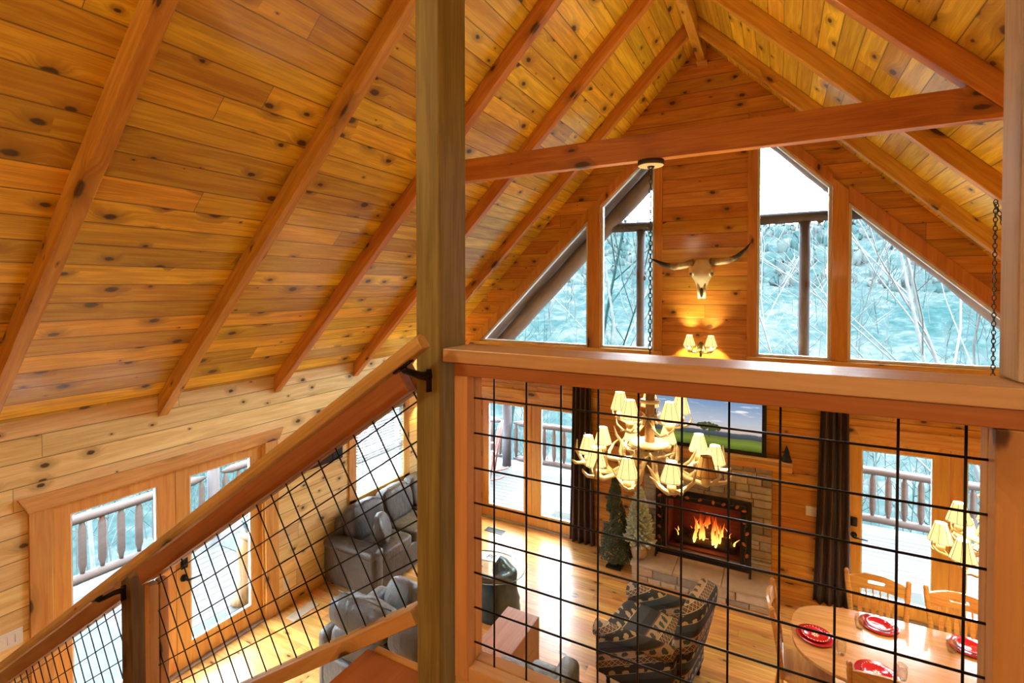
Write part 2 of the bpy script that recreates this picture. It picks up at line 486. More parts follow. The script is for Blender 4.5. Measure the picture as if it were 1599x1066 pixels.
def stone_mat():
    t = NT('ledge_stone'); v, X = t.objco()
    at = t.n('ShaderNodeVertexColor'); at.layer_name = 'stone'
    f = t.noise(v, 11, 5, .62)
    col = t.mix(f, (.55, .55, .55), (1.3, 1.3, 1.3))
    c = t.mix(1.0, at.outputs[0], col, 'MULTIPLY')
    t.base(c, .82)
    t.bump(f, .6, .02)
    return t.mat
M['stone'] = stone_mat()
M['mortar'] = plain('mortar', (.13, .10, .075), .9)
M['slab'] = plain('hearth_slab', (.44, .34, .23), .75, noise_amt=.25, nscale=9)

def fabric_mat():
    """woven lodge fabric: dark brown ground, tan and cream bands with diamonds, tan animal-like blots"""
    t = NT('lodge_fabric'); v, X = t.objco()
    s = t.math('ADD', X[2], t.math('MULTIPLY', X[0], .55))
    p = t.math('FRACT', t.math('DIVIDE', s, .33))
    u = t.math('ADD', X[1], t.math('MULTIPLY', X[0], .8))
    ground = t.ramp(p, [(0, (.014, .010, .008)), (.24, (.33, .25, .145)), (.26, (.06, .035, .02)), (.42, (.33, .25, .145)), (.44, (.30, .19, .11)),
                        (.62, (.10, .03, .02)), (.645, (.014, .011, .010)), (.80, (.028, .034, .044)), (.985, (.40, .30, .18))], True)
    # diamonds inside the dark band
    du = t.math('ABSOLUTE', t.math('SUBTRACT', t.math('FRACT', t.math('DIVIDE', u, .05)), .5))
    dv = t.math('ABSOLUTE', t.math('SUBTRACT', t.math('DIVIDE', t.math('SUBTRACT', p, .26), .16), .5))
    dm = t.math('ADD', du, dv)
    inb = t.math('MULTIPLY', t.math('GREATER_THAN', p, .26), t.math('LESS_THAN', p, .42))
    line = t.math('MULTIPLY', t.math('MULTIPLY', t.math('GREATER_THAN', dm, .40), t.math('LESS_THAN', dm, .54)), inb)
    core = t.math('MULTIPLY', t.math('LESS_THAN', dm, .22), inb)
    col = t.mix(line, ground, (.34, .25, .14))
    col = t.mix(core, col, (.14, .03, .018))
    # blots: animals and fir trees
    vo = t.n('ShaderNodeTexVoronoi', voronoi_dimensions='2D')
    t.put(vo.inputs['Vector'], t.xyz(t.math('DIVIDE', u, .10), t.math('DIVIDE', s, .0825), 0.0))
    vo.inputs['Scale'].default_value = 1.0; vo.inputs['Randomness'].default_value = .25
    wob = t.math('MULTIPLY', t.math('SUBTRACT', t.noise(v, 45, 3), .5), .35)
    bl = t.math('LESS_THAN', t.math('ADD', vo.outputs['Distance'], wob), .27)
    band = t.math('MULTIPLY', t.math('GREATER_THAN', p, .44), t.math('LESS_THAN', p, .62))
    col = t.mix(t.math('MULTIPLY', bl, band), col, (.028, .034, .026))
    dk = t.math('LESS_THAN', p, .22)
    col = t.mix(t.math('MULTIPLY', bl, dk), col, (.30, .215, .115))
    t.base(col, .85)
    t.bump(t.noise(v, 160, 2), .15, .002)
    return t.mat
M['fabric'] = fabric_mat()

def screen_mat():
    """landscape on the television: dusk sky, hills, meadow"""
    t = NT('tv_picture'); v, X = t.objco()
    z = X[2]
    zz = t.math('ADD', z, t.math('MULTIPLY', t.math('SUBTRACT', t.noise(t.xyz(t.math('MULTIPLY', X[0], 3.0), 0.0, 0.0), 1.5, 4), .5), .05))
    f = t.math('DIVIDE', zz, .75)
    col = t.ramp(f, [(0, (.055, .09, .012)), (.10, (.16, .22, .03)), (.185, (.10, .13, .03)), (.19, (.035, .05, .05)), (.27, (.06, .09, .13)),
                     (.285, (.55, .42, .36)), (.45, (.42, .46, .52)), (.75, (.18, .29, .45)), (1, (.10, .19, .36))])
    cl = t.maprange(t.noise(t.xyz(t.math('MULTIPLY', X[0], 2.2), 0.0, t.math('MULTIPLY', z, 16.0)), 1.6, 4), .56, .75)
    col = t.mix(t.math('MULTIPLY', cl, t.maprange(f, .4, .5)), col, (.8, .8, .82))
    t.base((.01, .01, .01), .25, 0, .2)
    t.nt.links.new(col, t.b.inputs['Emission Color'])
    t.b.inputs['Emission Strength'].default_value = .6
    return t.mat
M['screen'] = screen_mat()
M['tvtree'] = emis('tv_tree', (.03, .04, .012), 1.0)

def hill_mat():
    t = NT('winter_hillside'); v, X = t.objco()
    v = t.xyz(X[0], X[1], t.math('MULTIPLY', X[2], 2.2))
    f = t.noise(v, .10, 6, .7)
    g = t.noise(v, .7, 6, .8)
    a = t.ramp(f, [(.36, (.0100, .0222, .0235)), (.5, (.0178, .0275, .0285)), (.62, (.036, .0400, .0405))])
    b = t.ramp(g, [(.38, (.45, .75, .75)), (.55, (1.0, 1.05, 1.05)), (.68, (2.0, 1.75, 1.7))])
    t.base(t.mix(1.0, a, b, 'MULTIPLY'), .95, spec=0)
    return t.mat
M['hill'] = hill_mat()
M['woodsA'] = plain('teal_crowns', (.016, .033, .034), .95, noise_amt=.5, nscale=.8, spec=0)
M['woodsB'] = plain('pale_crowns', (.032, .043, .044), .95, noise_amt=.4, nscale=.8, spec=0)
M['woodsC'] = plain('white_twigs', (.048, .054, .054), .95, spec=0)
M['tree'] = plain('pale_bark', (.085, .092, .092), .9, noise_amt=.4, nscale=5, spec=0)
M['tree2'] = plain('green_bark', (.008, .020, .019), .9, noise_amt=.4, nscale=5, spec=0)
M['conifer'] = plain('teal_needles', (.05, .17, .17), .9, noise_amt=.6, nscale=3, spec=0)

# ================================================================== THE SETTING
XL, XR, RX, YG, YF = -5.2, 3.34, -.927, 7.15, -2.5
def zc(x):                       # ceiling plane
    return 2.80 + 1.01 * (x - XL) if x < RX else 2.80 + 1.01 * (XR + .006 - x)
def zu(x):                       # underside of the rafters
    return zc(x) - .20
ZTOP = zc(RX)
LOFTZ = 2.64
TN = [0]
def trim_name():
    TN[0] += 1
    return 'trim_%d' % TN[0]

def wall_with_openings(name, mat, a0, a1, breaks, top, ops, F0, F1):
    """ops: (a0,a1,zlo(a),zhi(a)); F0/F1 map (a,z) to the two faces"""
    bs = sorted(set([a0, a1] + [b for b in breaks if a0 < b < a1] + [x for o in ops for x in o[:2] if a0 < x < a1]))
    m = MB()
    for p, q in zip(bs[:-1], bs[1:]):
        if q - p < 1e-6: continue
        mid = (p + q) / 2
        act = sorted([o for o in ops if o[0] - 1e-6 <= p and q <= o[1] + 1e-6], key=lambda o: o[2](mid))
        lo = lambda a: 0.0
        segs = []
        for o in act:
            segs.append((lo, o[2])); lo = o[3]
        segs.append((lo, top))
        for l, h in segs:
            if h(mid) - l(mid) < 1e-4: continue
            poly = [(p, l(p)), (q, l(q)), (q, max(h(q), l(q) + 1e-4)), (p, max(h(p), l(p) + 1e-4))]
            m.prism(poly, F0, F1)
    return struct(m.build(name, mat, clean=False))
cst = lambda v: (lambda a: v)

# ---- floor, loft floor
m = MB(); m.box(XL, XR, YF, YG, -.12, 0)
struct(m.build('floor', M['floor']))
m = MB(); m.box(-1.185, XR, YF, 1.215, LOFTZ - .03, LOFTZ); m.box(-1.165, XR, YF, 1.21, LOFTZ - .29, LOFTZ - .03)
struct(m.build('floor_loft', M['loftfloor']))
struct(bar_obj(trim_name(), M['trim'], (-1.165, 1.229, LOFTZ - .14), (XR, 1.229, LOFTZ - .14), .026, .284))

# ---- gable wall with its doors and four raked windows
W = {1: [(-4.42, 2.95), (-2.52, 2.95), (-2.52, 4.85)],
     2: [(-2.33, 2.95), (-1.543, 2.95), (-1.543, 5.79), (-2.33, 5.04)],
     3: [(-.257, 2.95), (.556, 2.95), (.556, 5.062), (-.257, 5.89)],
     4: [(.724, 2.95), (2.71, 2.95), (.724, 4.857)]}
lin = lambda x0, z0, x1, z1: (lambda x: z0 + (z1 - z0) * (x - x0) / (x1 - x0))
ops = [(-4.42, -2.52, cst(2.95), lin(-4.42, 2.95, -2.52, 4.85)),
       (-2.33, -1.543, cst(2.95), lin(-2.33, 5.04, -1.543, 5.79)),
       (-.257, .556, cst(2.95), lin(-.257, 5.89, .556, 5.062)),
       (.724, 2.71, cst(2.95), lin(.724, 4.857, 2.71, 2.95)),
       (-4.42, -2.48, cst(0), cst(2.05)), (.735, 2.66, cst(0), cst(2.05)),
       (-1.36, -.34, cst(.24), cst(1.04))]
wall_with_openings('wall_back', M['wallX'], XL - .16, XR + .16, [RX], zc, ops, lambda a, z: (a, YG, z), lambda a, z: (a, YG + .16, z))
# ---- left wall with the double door and the window
opsL = [(1.805, 3.709, cst(0), cst(2.055)), (5.11, 6.11, cst(.90), cst(2.08))]
wall_with_openings('wall_left', M['wallY'], YF, YG, [], cst(2.80), opsL, lambda a, z: (XL, a, z), lambda a, z: (XL - .16, a, z))
m = MB(); m.box(XR, XR + .16, YF, YG, 0, 2.8)
struct(m.build('wall_right', M['wallY']))
wall_with_openings('wall_front', M['wallX'], XL - .16, XR + .16, [RX], zc, [], lambda a, z: (a, YF, z), lambda a, z: (a, YF - .16, z))
# ---- ceiling slopes
def slope(name, x0, x1, y0, y1, th, mat, dz=0.0):
    p0 = Vector((x0, (y0 + y1) / 2, zc(x0) + dz)); p1 = Vector((x1, (y0 + y1) / 2, zc(x1) + dz))
    L = (p1 - p0).length; m = MB()
    m.box(-L / 2, L / 2, -(y1 - y0) / 2, (y1 - y0) / 2, 0, th)
    return struct(m.build(name, mat, M=frame(p0, p1)))
slope('ceiling_left', XL - .16, RX, YF, YG + .16, .10, M['ceil'])
slope('ceiling_right', RX, XR + .16, YF, YG + .16, .10, M['ceil'])
slope('ceiling_porch_left', XL - .7, RX, YG + .16, 9.25, .05, M['log'])
slope('ceiling_porch_right', RX, XR + .7, YG + .16, 9.25, .05, M['log'])

# ---- base boards
struct(bar_obj('baseboard_left', M['trim'], (XL + .009, 3.88, .065), (XL + .009, YG, .065), .018, .13))
struct(bar_obj('baseboard_left_2', M['trim'], (XL + .009, YF, .065), (XL + .009, 1.66, .065), .018, .13))
struct(bar_obj('baseboard_back', M['trim'], (-2.36, YG - .009, .065), (-1.7, YG - .009, .065), .018, .13))
struct(bar_obj('baseboard_back_2', M['trim'], (-.04, YG - .009, .065), (.62, YG - .009, .065), .018, .13))

# ---- raked windows
def inset(poly, d):
    n = len(poly); out = []
    lines = []
    for i in range(n):
        p = Vector(poly[i]); q = Vector(poly[(i + 1) % n]); t = (q - p).normalized(); nrm = Vector((-t.y, t.x))
        lines.append((p + nrm * d, t))
    for i in range(n):
        (p, t), (q, u) = lines[i - 1], lines[i]
        den = t.x * u.y - t.y * u.x
        s = ((q.x - p.x) * u.y - (q.y - p.y) * u.x) / den
        out.append(tuple(p + t * s))
    return out
for k, poly in W.items():
    r = empty('window_%d' % k, (0, 0, 0)); struct(r)
    m = MB()
    m.ring(poly, inset(poly, .035), lambda a, b: (a, YG + .015, b), lambda a, b: (a, YG + .085, b))
    m.build('window_frame', M['vinyl'], r, .004)
    m = MB(); pp = inset(poly, .025)
    m.prism(pp, lambda a, b: (a, YG + .045, b), lambda a, b: (a, YG + .057, b)); m.build('pane', M['pane'], r)
def flat_trim(poly, y0=YG - .026, y1=YG):
    m = MB(); m.prism(poly, lambda a, b: (a, y0, b), lambda a, b: (a, y1, b))
    return struct(m.build(trim_name(), M['trim2'], None, .004))
M['trim2'] = wood('pine_casing', 2, (0,), 0, (.66, .29, .06), (.46, .165, .025), knot=.28, klen=.5, kw=.2, rough=.42, coat=.12, vary=.15, contrast=.8)
flat_trim([(-2.52, 2.95), (-2.33, 2.95), (-2.33, 5.17), (-2.52, 4.98)])
flat_trim([(-1.543, 2.95), (-1.437, 2.95), (-1.437, 6.0), (-1.543, 5.9)])
flat_trim([(-.363, 2.95), (-.257, 2.95), (-.257, 6.0), (-.363, 6.1)])
flat_trim([(.556, 2.95), (.724, 2.95), (.724, 4.99), (.556, 5.16)])
flat_trim([(-4.60, 2.95), (-4.42, 2.95), (-2.52, 4.85), (-2.52, 5.01)])
flat_trim([(-2.33, 5.04), (-1.543, 5.79), (-1.543, 5.945), (-2.33, 5.195)], YG - .025)
flat_trim([(-.257, 5.89), (.556, 5.062), (.556, 5.22), (-.257, 6.05)], YG - .025)
flat_trim([(.724, 4.857), (2.71, 2.95), (2.90, 2.95), (.724, 5.05)])
m = MB(); m.box(-4.6, -1.437, YG - .05, YG, 2.85, 2.95); struct(m.build(trim_name(), M['trim'], None, .004))
m = MB(); m.box(-.363, 2.9, YG - .05, YG, 2.85, 2.95); struct(m.build(trim_name(), M['trim'], None, .004))

# ---- glazed double doors
def door_unit(name, panels, zt, F, handle=None, gl=None):
    """F maps (along, depth outward, z) to the room; panels: (a0,a1,g0,g1)"""
    r = empty(name); struct(r)
    def box(m, a0, a1, d0, d1, z0, z1, mi=0):
        vs = [F(a, d, z) for z in (z0, z1) for d in (d0, d1) for a in (a0, a1)]
        m.add(vs, [(0, 2, 3, 1), (4, 5, 7, 6), (0, 1, 5, 4), (2, 6, 7, 3), (0, 4, 6, 2), (1, 3, 7, 5)], mi)
    A0 = panels[0][0]; A1 = panels[-1][1]
    m = MB(); box(m, A0, A0 + .02, 0, .16, 0, zt); box(m, A1 - .02, A1, 0, .16, 0, zt); box(m, A0 + .02, A1 - .02, 0, .16, zt - .02, zt)
    m.build('jamb', M['door'], r, .002)
    m = MB(); box(m, A0, A1, -.01, .16, 0, .022); m.build('threshold', M['sill'], r, .003)
    for a0, a1, g0, g1 in panels:
        a0 += .021 if a0 == A0 else .0; a1 -= .021 if a1 == A1 else .003
        m = MB()
        m.ring([(a0, .024), (a1, .024), (a1, zt - .022), (a0, zt - .022)], [(g0, gl[0]), (g1, gl[0]), (g1, gl[1]), (g0, gl[1])],
               lambda a, b: F(a, .03, b), lambda a, b: F(a, .075, b))
        m.build('door_panel', M['door'], r, .004)
        m = MB(); m.ring([(g0, gl[0]), (g1, gl[0]), (g1, gl[1]), (g0, gl[1])], [(g0 + .012, gl[0] + .012), (g1 - .012, gl[0] + .012), (g1 - .012, gl[1] - .012), (g0 + .012, gl[1] - .012)],
               lambda a, b: F(a, .035, b), lambda a, b: F(a, .07, b))
        m.build('glazing_bead', M['vinyl'], r)
        m = MB(); box(m, g0 + .006, g1 - .006, .048, .058, gl[0] + .006, gl[1] - .006); m.build('pane', M['pane'], r)
    if handle:
        a, zb, zl, sgn = handle
        m = MB(); box(m, a - .034, a + .034, .005, .03, zb - .055, zb + .055); m.build('deadbolt', M['black'], r, .012, seg=3)
        m = MB()
        pts = [F(a, .03, zl), F(a, -.035, zl), F(a, -.05, zl), F(a + sgn * .03, -.055, zl), F(a + sgn * .13, -.05, zl - .01)]
        m.tube([F(a, .032, zl), F(a, .02, zl)], .034, 16)
        m.tube(pts, [.014, .014, .013, .011, .008], 8)
        m.build('door_handle', M['black'], r)
    # hinges
    m = MB()
    for zz in (.35, 1.05, 1.75):
        m.tube([F(A0 + .02, .02, zz - .05), F(A0 + .02, .02, zz + .05)], .008, 8)
    m.build('hinges', M['black'], r)
    return r
M['sill'] = plain('door_sill', (.40, .36, .31), .5, .3)
FL = lambda a, d, z: (XL - d, a, z)
FG = lambda a, d, z: (a, YG + d, z)
door_unit('door_1', [(1.805, 2.768, 1.941, 2.603), (2.768, 3.709, 2.905, 3.566)], 2.055, FL, (2.836, 1.085, .935, 1), (.245, 1.935))
door_unit('door_2', [(-4.42, -3.47, -4.275, -3.605), (-3.47, -2.48, -3.312, -2.64)], 2.05, FG, None, (.215, 1.925))
door_unit('door_3', [(.735, 1.70, .885, 1.551), (1.70, 2.66, 1.841, 2.52)], 2.05, FG, (.812, 1.04, .88, 1), (.18, 1.913))
# casings
def casing_left(y0, y1, z0, z1, d=.024):
    return struct(bar_obj(trim_name(), M['trim'], (XL + d / 2, (y0 + y1) / 2, z0), (XL + d / 2, (y0 + y1) / 2, z1), y1 - y0, d, up=(1, 0, 0)))
casing_left(1.660, 1.803, 0, 2.055); casing_left(3.711, 3.878, 0, 2.055)
m = MB(); m.prism([(1.655, 2.056), (3.89, 2.056), (3.95, 2.185), (1.595, 2.185)], lambda a, b: (XL, a, b), lambda a, b: (XL + .034, a, b)); struct(m.build(trim_name(), wood('pine_head_casing', 1, (2,), 0, (.80, .48, .15), (.58, .28, .07), knot=.35, klen=.5, kw=.2, rough=.42, coat=.12, vary=.1), None, .004))
casing_left(4.978, 5.108, .80, 2.08); casing_left(6.112, 6.245, .80, 2.08)
struct(bar_obj(trim_name(), M['trim'], (XL + .015, 4.93, 2.15), (XL + .015, 6.29, 2.15), .03, .14))
struct(bar_obj(trim_name(), M['trim'], (XL + .012, 4.978, .84), (XL + .012, 6.245, .84), .024, .12))
for a, b in ((-4.55, -4.42), (.62, .735), (2.66, 2.79)):
    struct(bar_obj(trim_name(), M['trim'], ((a + b) / 2, YG - .012, 0), ((a + b) / 2, YG - .012, 2.05), b - a, .024, up=(0, 1, 0)))
struct(bar_obj(trim_name(), M['trim'], (-4.62, YG - .016, 2.125), (-2.36, YG - .016, 2.125), .032, .15))
struct(bar_obj(trim_name(), M['trim'], (.56, YG - .016, 2.125), (2.86, YG - .016, 2.125), .032, .15))

# ---- left window with its blind
r = empty('window_5'); struct(r)
m = MB(); P = [(5.11, .90), (6.11, .90), (6.11, 2.08), (5.11, 2.08)]
m.ring(P, inset(P, .04), lambda a, b: (XL - .04, a, b), lambda a, b: (XL - .10, a, b))
m.box(XL - .095, XL - .045, 5.14, 6.08, 1.44, 1.48)
m.build('window_frame', M['vinyl'], r, .003)
m = MB(); m.box(XL - .075, XL - .065, 5.13, 6.09, .92, 2.06); m.build('pane', M['pane'], r)
bl = empty('window_blind', (XL + .012, 5.61, 0))
tag(bl, 'white slatted venetian blind over the window above the long sofa', 'blind')
M['slat'] = plain('white_slat', (.30, .34, .37), .5)
m = MB(); m.box(-.03, .03, -.485, .485, 2.02, 2.075); m.build('head_rail', M['slat'], bl, .004)
m = MB(); n = 27
for k in range(n):
    z = .93 + k * (2.0 - .93) / (n - 1)
    Mx = Matrix.Translation((0, 0, z)) @ Matrix.Rotation(.18, 4, 'Y')
    m.obox(Mx, .048, .96, .003)
m.build('slats', M['slat'], bl)
m = MB()
for y in (-.35, 0, .35): m.tube([(.026, y, .92), (.026, y, 2.03)], .0015, 5)
m.tube([(.034, -.41, 1.15), (.034, -.41, 2.02)], .003, 5)
m.build('cords', M['slat'], bl)

# ================================================================== TIMBER FRAME
YR = [('A', 1.375), ('B', 2.645), ('C', 3.885), ('D', 5.125), ('E', 6.385)]
RW = .09
def rafter(x0, x1, y, label, group):
    p0 = Vector((x0, y, zc(x0))); p1 = Vector((x1, y, zc(x1)))
    L = (p1 - p0).length; hgt = .20 * math.cos(math.atan(1.01))
    m = MB(); s = hgt * 1.01
    # both ends cut plumb
    q = -s if x0 < RX else s
    poly = [(-L / 2, 0), (L / 2, 0), (L / 2 + q, -hgt), (-L / 2 + q, -hgt)]
    m.prism(poly, lambda a, b: (a, -RW / 2, b), lambda a, b: (a, RW / 2, b))
    o = m.build('rafter', M['beam'], None, .005, M=frame(p0, p1))
    return tag(o, label, 'rafter', group)
lab = {'A': 'knotty pine rafter on the left slope furthest to the left, its foot beyond the frame',
       'B': 'second pine rafter from the left, its foot on the wall above the left door',
       'C': 'pine rafter on the left slope, third from the left, passing behind the tall post',
       'D': 'pine rafter on the left slope with its foot just above the stair handrail top',
       'E': 'pine rafter on the left slope closest to the gable wall'}
for k, y in YR:
    rafter(XL + .005, RX - .05, y, lab[k], 'rafters of the left roof slope')
labr = {'B': 'pine rafter on the right slope nearest the viewer, above the tie beam',
        'C': 'pine rafter on the right slope that the tie beam runs into',
        'D': 'pine rafter on the right slope carrying the hook of the dining chandelier chain',
        'E': 'pine rafter on the right slope closest to the gable wall'}
for k, y in YR[1:]:
    rafter(RX + .05, XR - .005, y, labr[k], 'rafters of the right roof slope')
o = bar_obj('ridge_beam', M['beam'], (RX, YF, 6.96), (RX, YG - .001, 6.96), .10, .27)
tag(o, 'pine ridge beam running along the peak of the ceiling to the gable wall', 'beam')
m = MB(); m.prism([(RX - .065, 6.80), (RX + .065, 6.80), (RX + .065, 6.835), (RX - .065, 6.835)], lambda a, b: (a, YG - .10, b), lambda a, b: (a, YG - .002, b))
struct(m.build(trim_name(), M['trim'], None, .003))
# tie beam in the plane of rafter C
xa = lambda z: XL + (z - 2.60) / 1.01
xb = lambda z: XR + .006 - (z - 2.60) / 1.01
m = MB(); z0, z1 = 4.80, 5.0
m.prism([(xa(z0) + .001, z0), (xb(z0) - .001, z0), (xb(z1) - .001, z1), (xa(z1) + .001, z1)], lambda a, b: (a, 3.845, b), lambda a, b: (a, 3.925, b))
tag(m.build('tie_beam', M['tie'], None, .005), 'long horizontal pine tie beam spanning the roof, the first chandelier hangs from it', 'beam')

# ---- loft posts and railing
def zpost(name, x0, x1, y0, y1, z0, z1, mat, label):
    o = bar_obj(name, mat, ((x0 + x1) / 2, (y0 + y1) / 2, z0), ((x0 + x1) / 2, (y0 + y1) / 2, z1), x1 - x0, y1 - y0, None, .006, up=(0, 1, 0))
    return tag(o, label, 'post')
zpost('support_post', -.933, -.85, 1.155, 1.295, LOFTZ, 6.825, M['post'], 'tall greenish treated timber post in front, at the top of the stairs')
zpost('support_post', .375, .51, 1.205, 1.295, 3.657, 5.0, wood('whitelit_post', 0, (1, 2), 0, (.62, .58, .56), (.42, .34, .30), knot=.25, klen=.5, kw=.15, rough=.6, coat=0, vary=.1, contrast=1.3), 'post whitened by painted-in light, standing on the right end of the loft cap rail')  # whitish tone puts the light on its left face into the colour
G0 = 1.16
rl = empty('loft_railing', (-.78, 1.2, LOFTZ))
tag(rl, 'loft guard railing of flat pine cap, pine frame and square black wire mesh', 'railing')
def lbar(name, mat, x0, x1, y0, y1, z0, z1, bev=.003, al='x', parent=rl):
    c = Vector(rl.location) if parent is rl else Vector((0, 0, 0))
    if al == 'x':
        return bar_obj(name, mat, Vector((x0, (y0 + y1) / 2, (z0 + z1) / 2)) - c, Vector((x1, (y0 + y1) / 2, (z0 + z1) / 2)) - c, y1 - y0, z1 - z0, parent, bev)
    return bar_obj(name, mat, Vector(((x0 + x1) / 2, (y0 + y1) / 2, z0)) - c, Vector(((x0 + x1) / 2, (y0 + y1) / 2, z1)) - c, x1 - x0, y1 - y0, parent, bev, up=(0, 1, 0))
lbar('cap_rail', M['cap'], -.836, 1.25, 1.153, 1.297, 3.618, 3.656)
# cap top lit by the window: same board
for nm, y0, y1, mt in (('front', G0, G0 + .037, M['rail']), ('rear', G0 + .041, G0 + .078, M['rail'])):
    lbar('top_plate', M['darkrail'], -.802, 1.2, y0, y1, 3.582, 3.617)
    lbar('bottom_plate', M['raw'], -.757, .3345, y0, y1, 2.728, 2.768)
    for x0, x1 in ((-.802, -.758), (.335, .378)):
        lbar('stile', M['stile'], x0, x1, y0, y1, 2.668 if nm == 'front' else 2.7, 3.5815, al='z') if False else None
M['stile'] = wood('pine_stile', 0, (1, 2), 0, (.74, .45, .20), (.56, .29, .11), knot=.3, klen=.3, kw=.1, rough=.5, coat=.05, vary=.1)
for y0, y1 in ((G0, G0 + .037), (G0 + .041, G0 + .078)):
    lbar('stile', M['stile'], -.802, -.758, y0, y1, 2.728, 3.5815, al='z')
    lbar('stile', M['stile'], .335, .378, y0, y1, 2.728, 3.5815, al='z')
lbar('bottom_board', M['rail'], -.802, 1.2, G0 + .002, G0 + .036, 2.665, 2.7275)
lbar('end_board', M['rail'], .379, .56, G0, G0 + .037, 2.728, 3.5815, al='z')
WY = G0 + .039
m = MB(); c = rl.location
for k in range(11):
    x = -.695 + .1 * k
    m.tube([Vector((x, WY, 2.745)) - c, Vector((x, WY, 3.60)) - c], .0026, 6)
for k in range(8):
    z = 3.5165 - .0995 * k
    m.tube([Vector((-.775, WY - .004, z)) - c, Vector((.35, WY - .004, z)) - c], .0026, 6)
m.build('wire_mesh', M['wire'], rl)

# ---- stairs: railing on the room side, slope .665
SL = .665; TH = math.atan(SL); cs, sn = math.cos(TH), math.sin(TH)
def ztop(x): return 3.03 + SL * (x + 1.7)         # lower edge of the sloped top rail
def zbot(x): return 2.775 + SL * (x + 1.1)        # upper edge of the sloped bottom rail
sr = empty('stair_railing', (0, 0, 0))
tag(sr, 'sloped stair guard of pine rails and tilted black wire mesh going down left', 'railing')
def sloped(name, mat, xa_, xb_, zf, y0, y1, perp, above, parent=sr, bev=.003):
    off = (perp / 2) * (1 if above else -1)
    d = Vector((-sn, 0, cs)) * off
    ym = (y0 + y1) / 2
    return bar_obj(name, mat, Vector((xa_, ym, zf(xa_))) + d, Vector((xb_, ym, zf(xb_))) + d, y1 - y0, perp, parent, bev)
for y0, y1 in ((G0, G0 + .037), (G0 + .041, G0 + .078)):
    sloped('top_rail', M['darkrail'], -2.47, -.965, ztop, y0, y1, .088, True)
    sloped('bottom_rail', M['rail'], -2.39, -.965, zbot, y0, y1, .044, False)
    sloped('top_rail', M['darkrail'], -4.3, -2.66, ztop, y0, y1, .088, True)
    sloped('bottom_rail', M['rail'], -4.3, -2.66, zbot, y0, y1, .044, False)
    lbar('stile', M['stile'], -2.442, -2.40, y0, y1, zbot(-2.42) + .02, ztop(-2.42) - .018, al='z', parent=sr)
def mesh_panel(xr, xl, phase):
    """wires parallel and square to the slope, clipped to the frame"""
    m = MB()
    y = WY
    o = Vector((-1.234, y, 3.354)); d = Vector((-cs, 0, -sn)); p = Vector((sn, 0, -cs))
    gap = (ztop(0) - zbot(0)) * cs
    base = (ztop(o.x) - o.z) * cs
    for k in range(-8, 42):
        a = o + d * (.1 * k)
        A = a + p * (base - .035) * 1.0
        B = a + p * (base + gap + .02)
        pts = clipx(A, B, xl, xr)
        if pts: m.tube(pts, .0026, 6)
    for j in range(0, 7):
        q = base + .055 + .1 * j
        if q > base + gap - .01: break
        A = o + p * q - d * 3; B = o + p * q + d * 5
        pts = clipx(A, B, xl, xr)
        if pts: m.tube([v + Vector((0, -.005, 0)) for v in pts], .0026, 6)
    return m.build('wire_mesh', M['wire'], sr)
def clipx(A, B, xl, xr):
    if A.x > B.x: A, B = B, A
    if B.x < xl or A.x > xr: return None
    f = lambda x: A + (B - A) * ((x - A.x) / (B.x - A.x))
    if A.x < xl: A2 = f(xl)
    else: A2 = A
    B2 = f(xr) if B.x > xr else B
    return [A2, B2]
mesh_panel(-.936, -2.415, 0)
mesh_panel(-2.65, -4.3, 0)
zpost('newel_post', -2.645, -2.56, 1.16, 1.235, 0, ztop(-2.6) + .095, M['newel'], 'shade-darkened treated newel post part way down the stair guard')
hr = empty('stair_handrail', (0, 0, 0))
tag(hr, 'rounded pine stair handrail sloping down to the lower left on black brackets', 'handrail')
zh = lambda x: 3.212 + SL * (x + 1.556)
def hpt(x, q=0, y=1.072): return Vector((x, y, zh(x))) + Vector((-sn, 0, cs)) * q
m = MB()
A, B = hpt(-4.3), hpt(-.842)
prof = [(-.019, -.024), (.019, -.024), (.022, -.008), (.017, .012), (.0, .021), (-.017, .012), (-.022, -.008)]
Fm = frame(A, B); L = (B - A).length
m.prism(prof, lambda a, b: (-L / 2, a, b), lambda a, b: (L / 2, a, b))
m.build('rail', M['rail'], hr, .004, M=Fm)
def bracket(xw, zw, xr_):
    m = MB(); t = hpt(xr_, -.026)
    m.tube([(xw, 1.153, zw - .045), (xw, 1.153, zw + .02)], .013, 10, flat=.5)
    m.tube([(xw, 1.15, zw), (xw - .004, 1.12, zw + .005), (t.x, 1.08, t.z - .012), (t.x, 1.072, t.z)], [.014, .011, .010, .012], 8)
    d = Vector((cs, 0, sn)) * .035
    m.tube([t - d, t + d], .010, 8, flat=.5)
    m.build('bracket', M['black'], hr)
bracket(-.882, 3.575, -.925)
bracket(-2.60, 2.465, -2.66)
# stairs under the camera's left
st = empty('staircase', (-1.185, .6, LOFTZ))
tag(st, 'pine staircase going down from the loft along the wire guard', 'staircase')
for k in range(1, 13):
    x1 = -1.185 - .2836 * (k - 1) - .002; z = LOFTZ - .1886 * k
    m = MB(); m.box(x1 - .30 + 1.185, x1 + 1.185, -.5, .535, z - .04 - LOFTZ, z - LOFTZ); m.build('tread', M['loftfloor'], st, .004)
for y in (.08, 1.105 - .0):
    bar_obj('stringer', M['trim'], Vector((-1.22, y, LOFTZ - .33)) - st.location, Vector((-4.55, y, LOFTZ - .33 - 3.33 * SL)) - st.location, .03, .22, st)

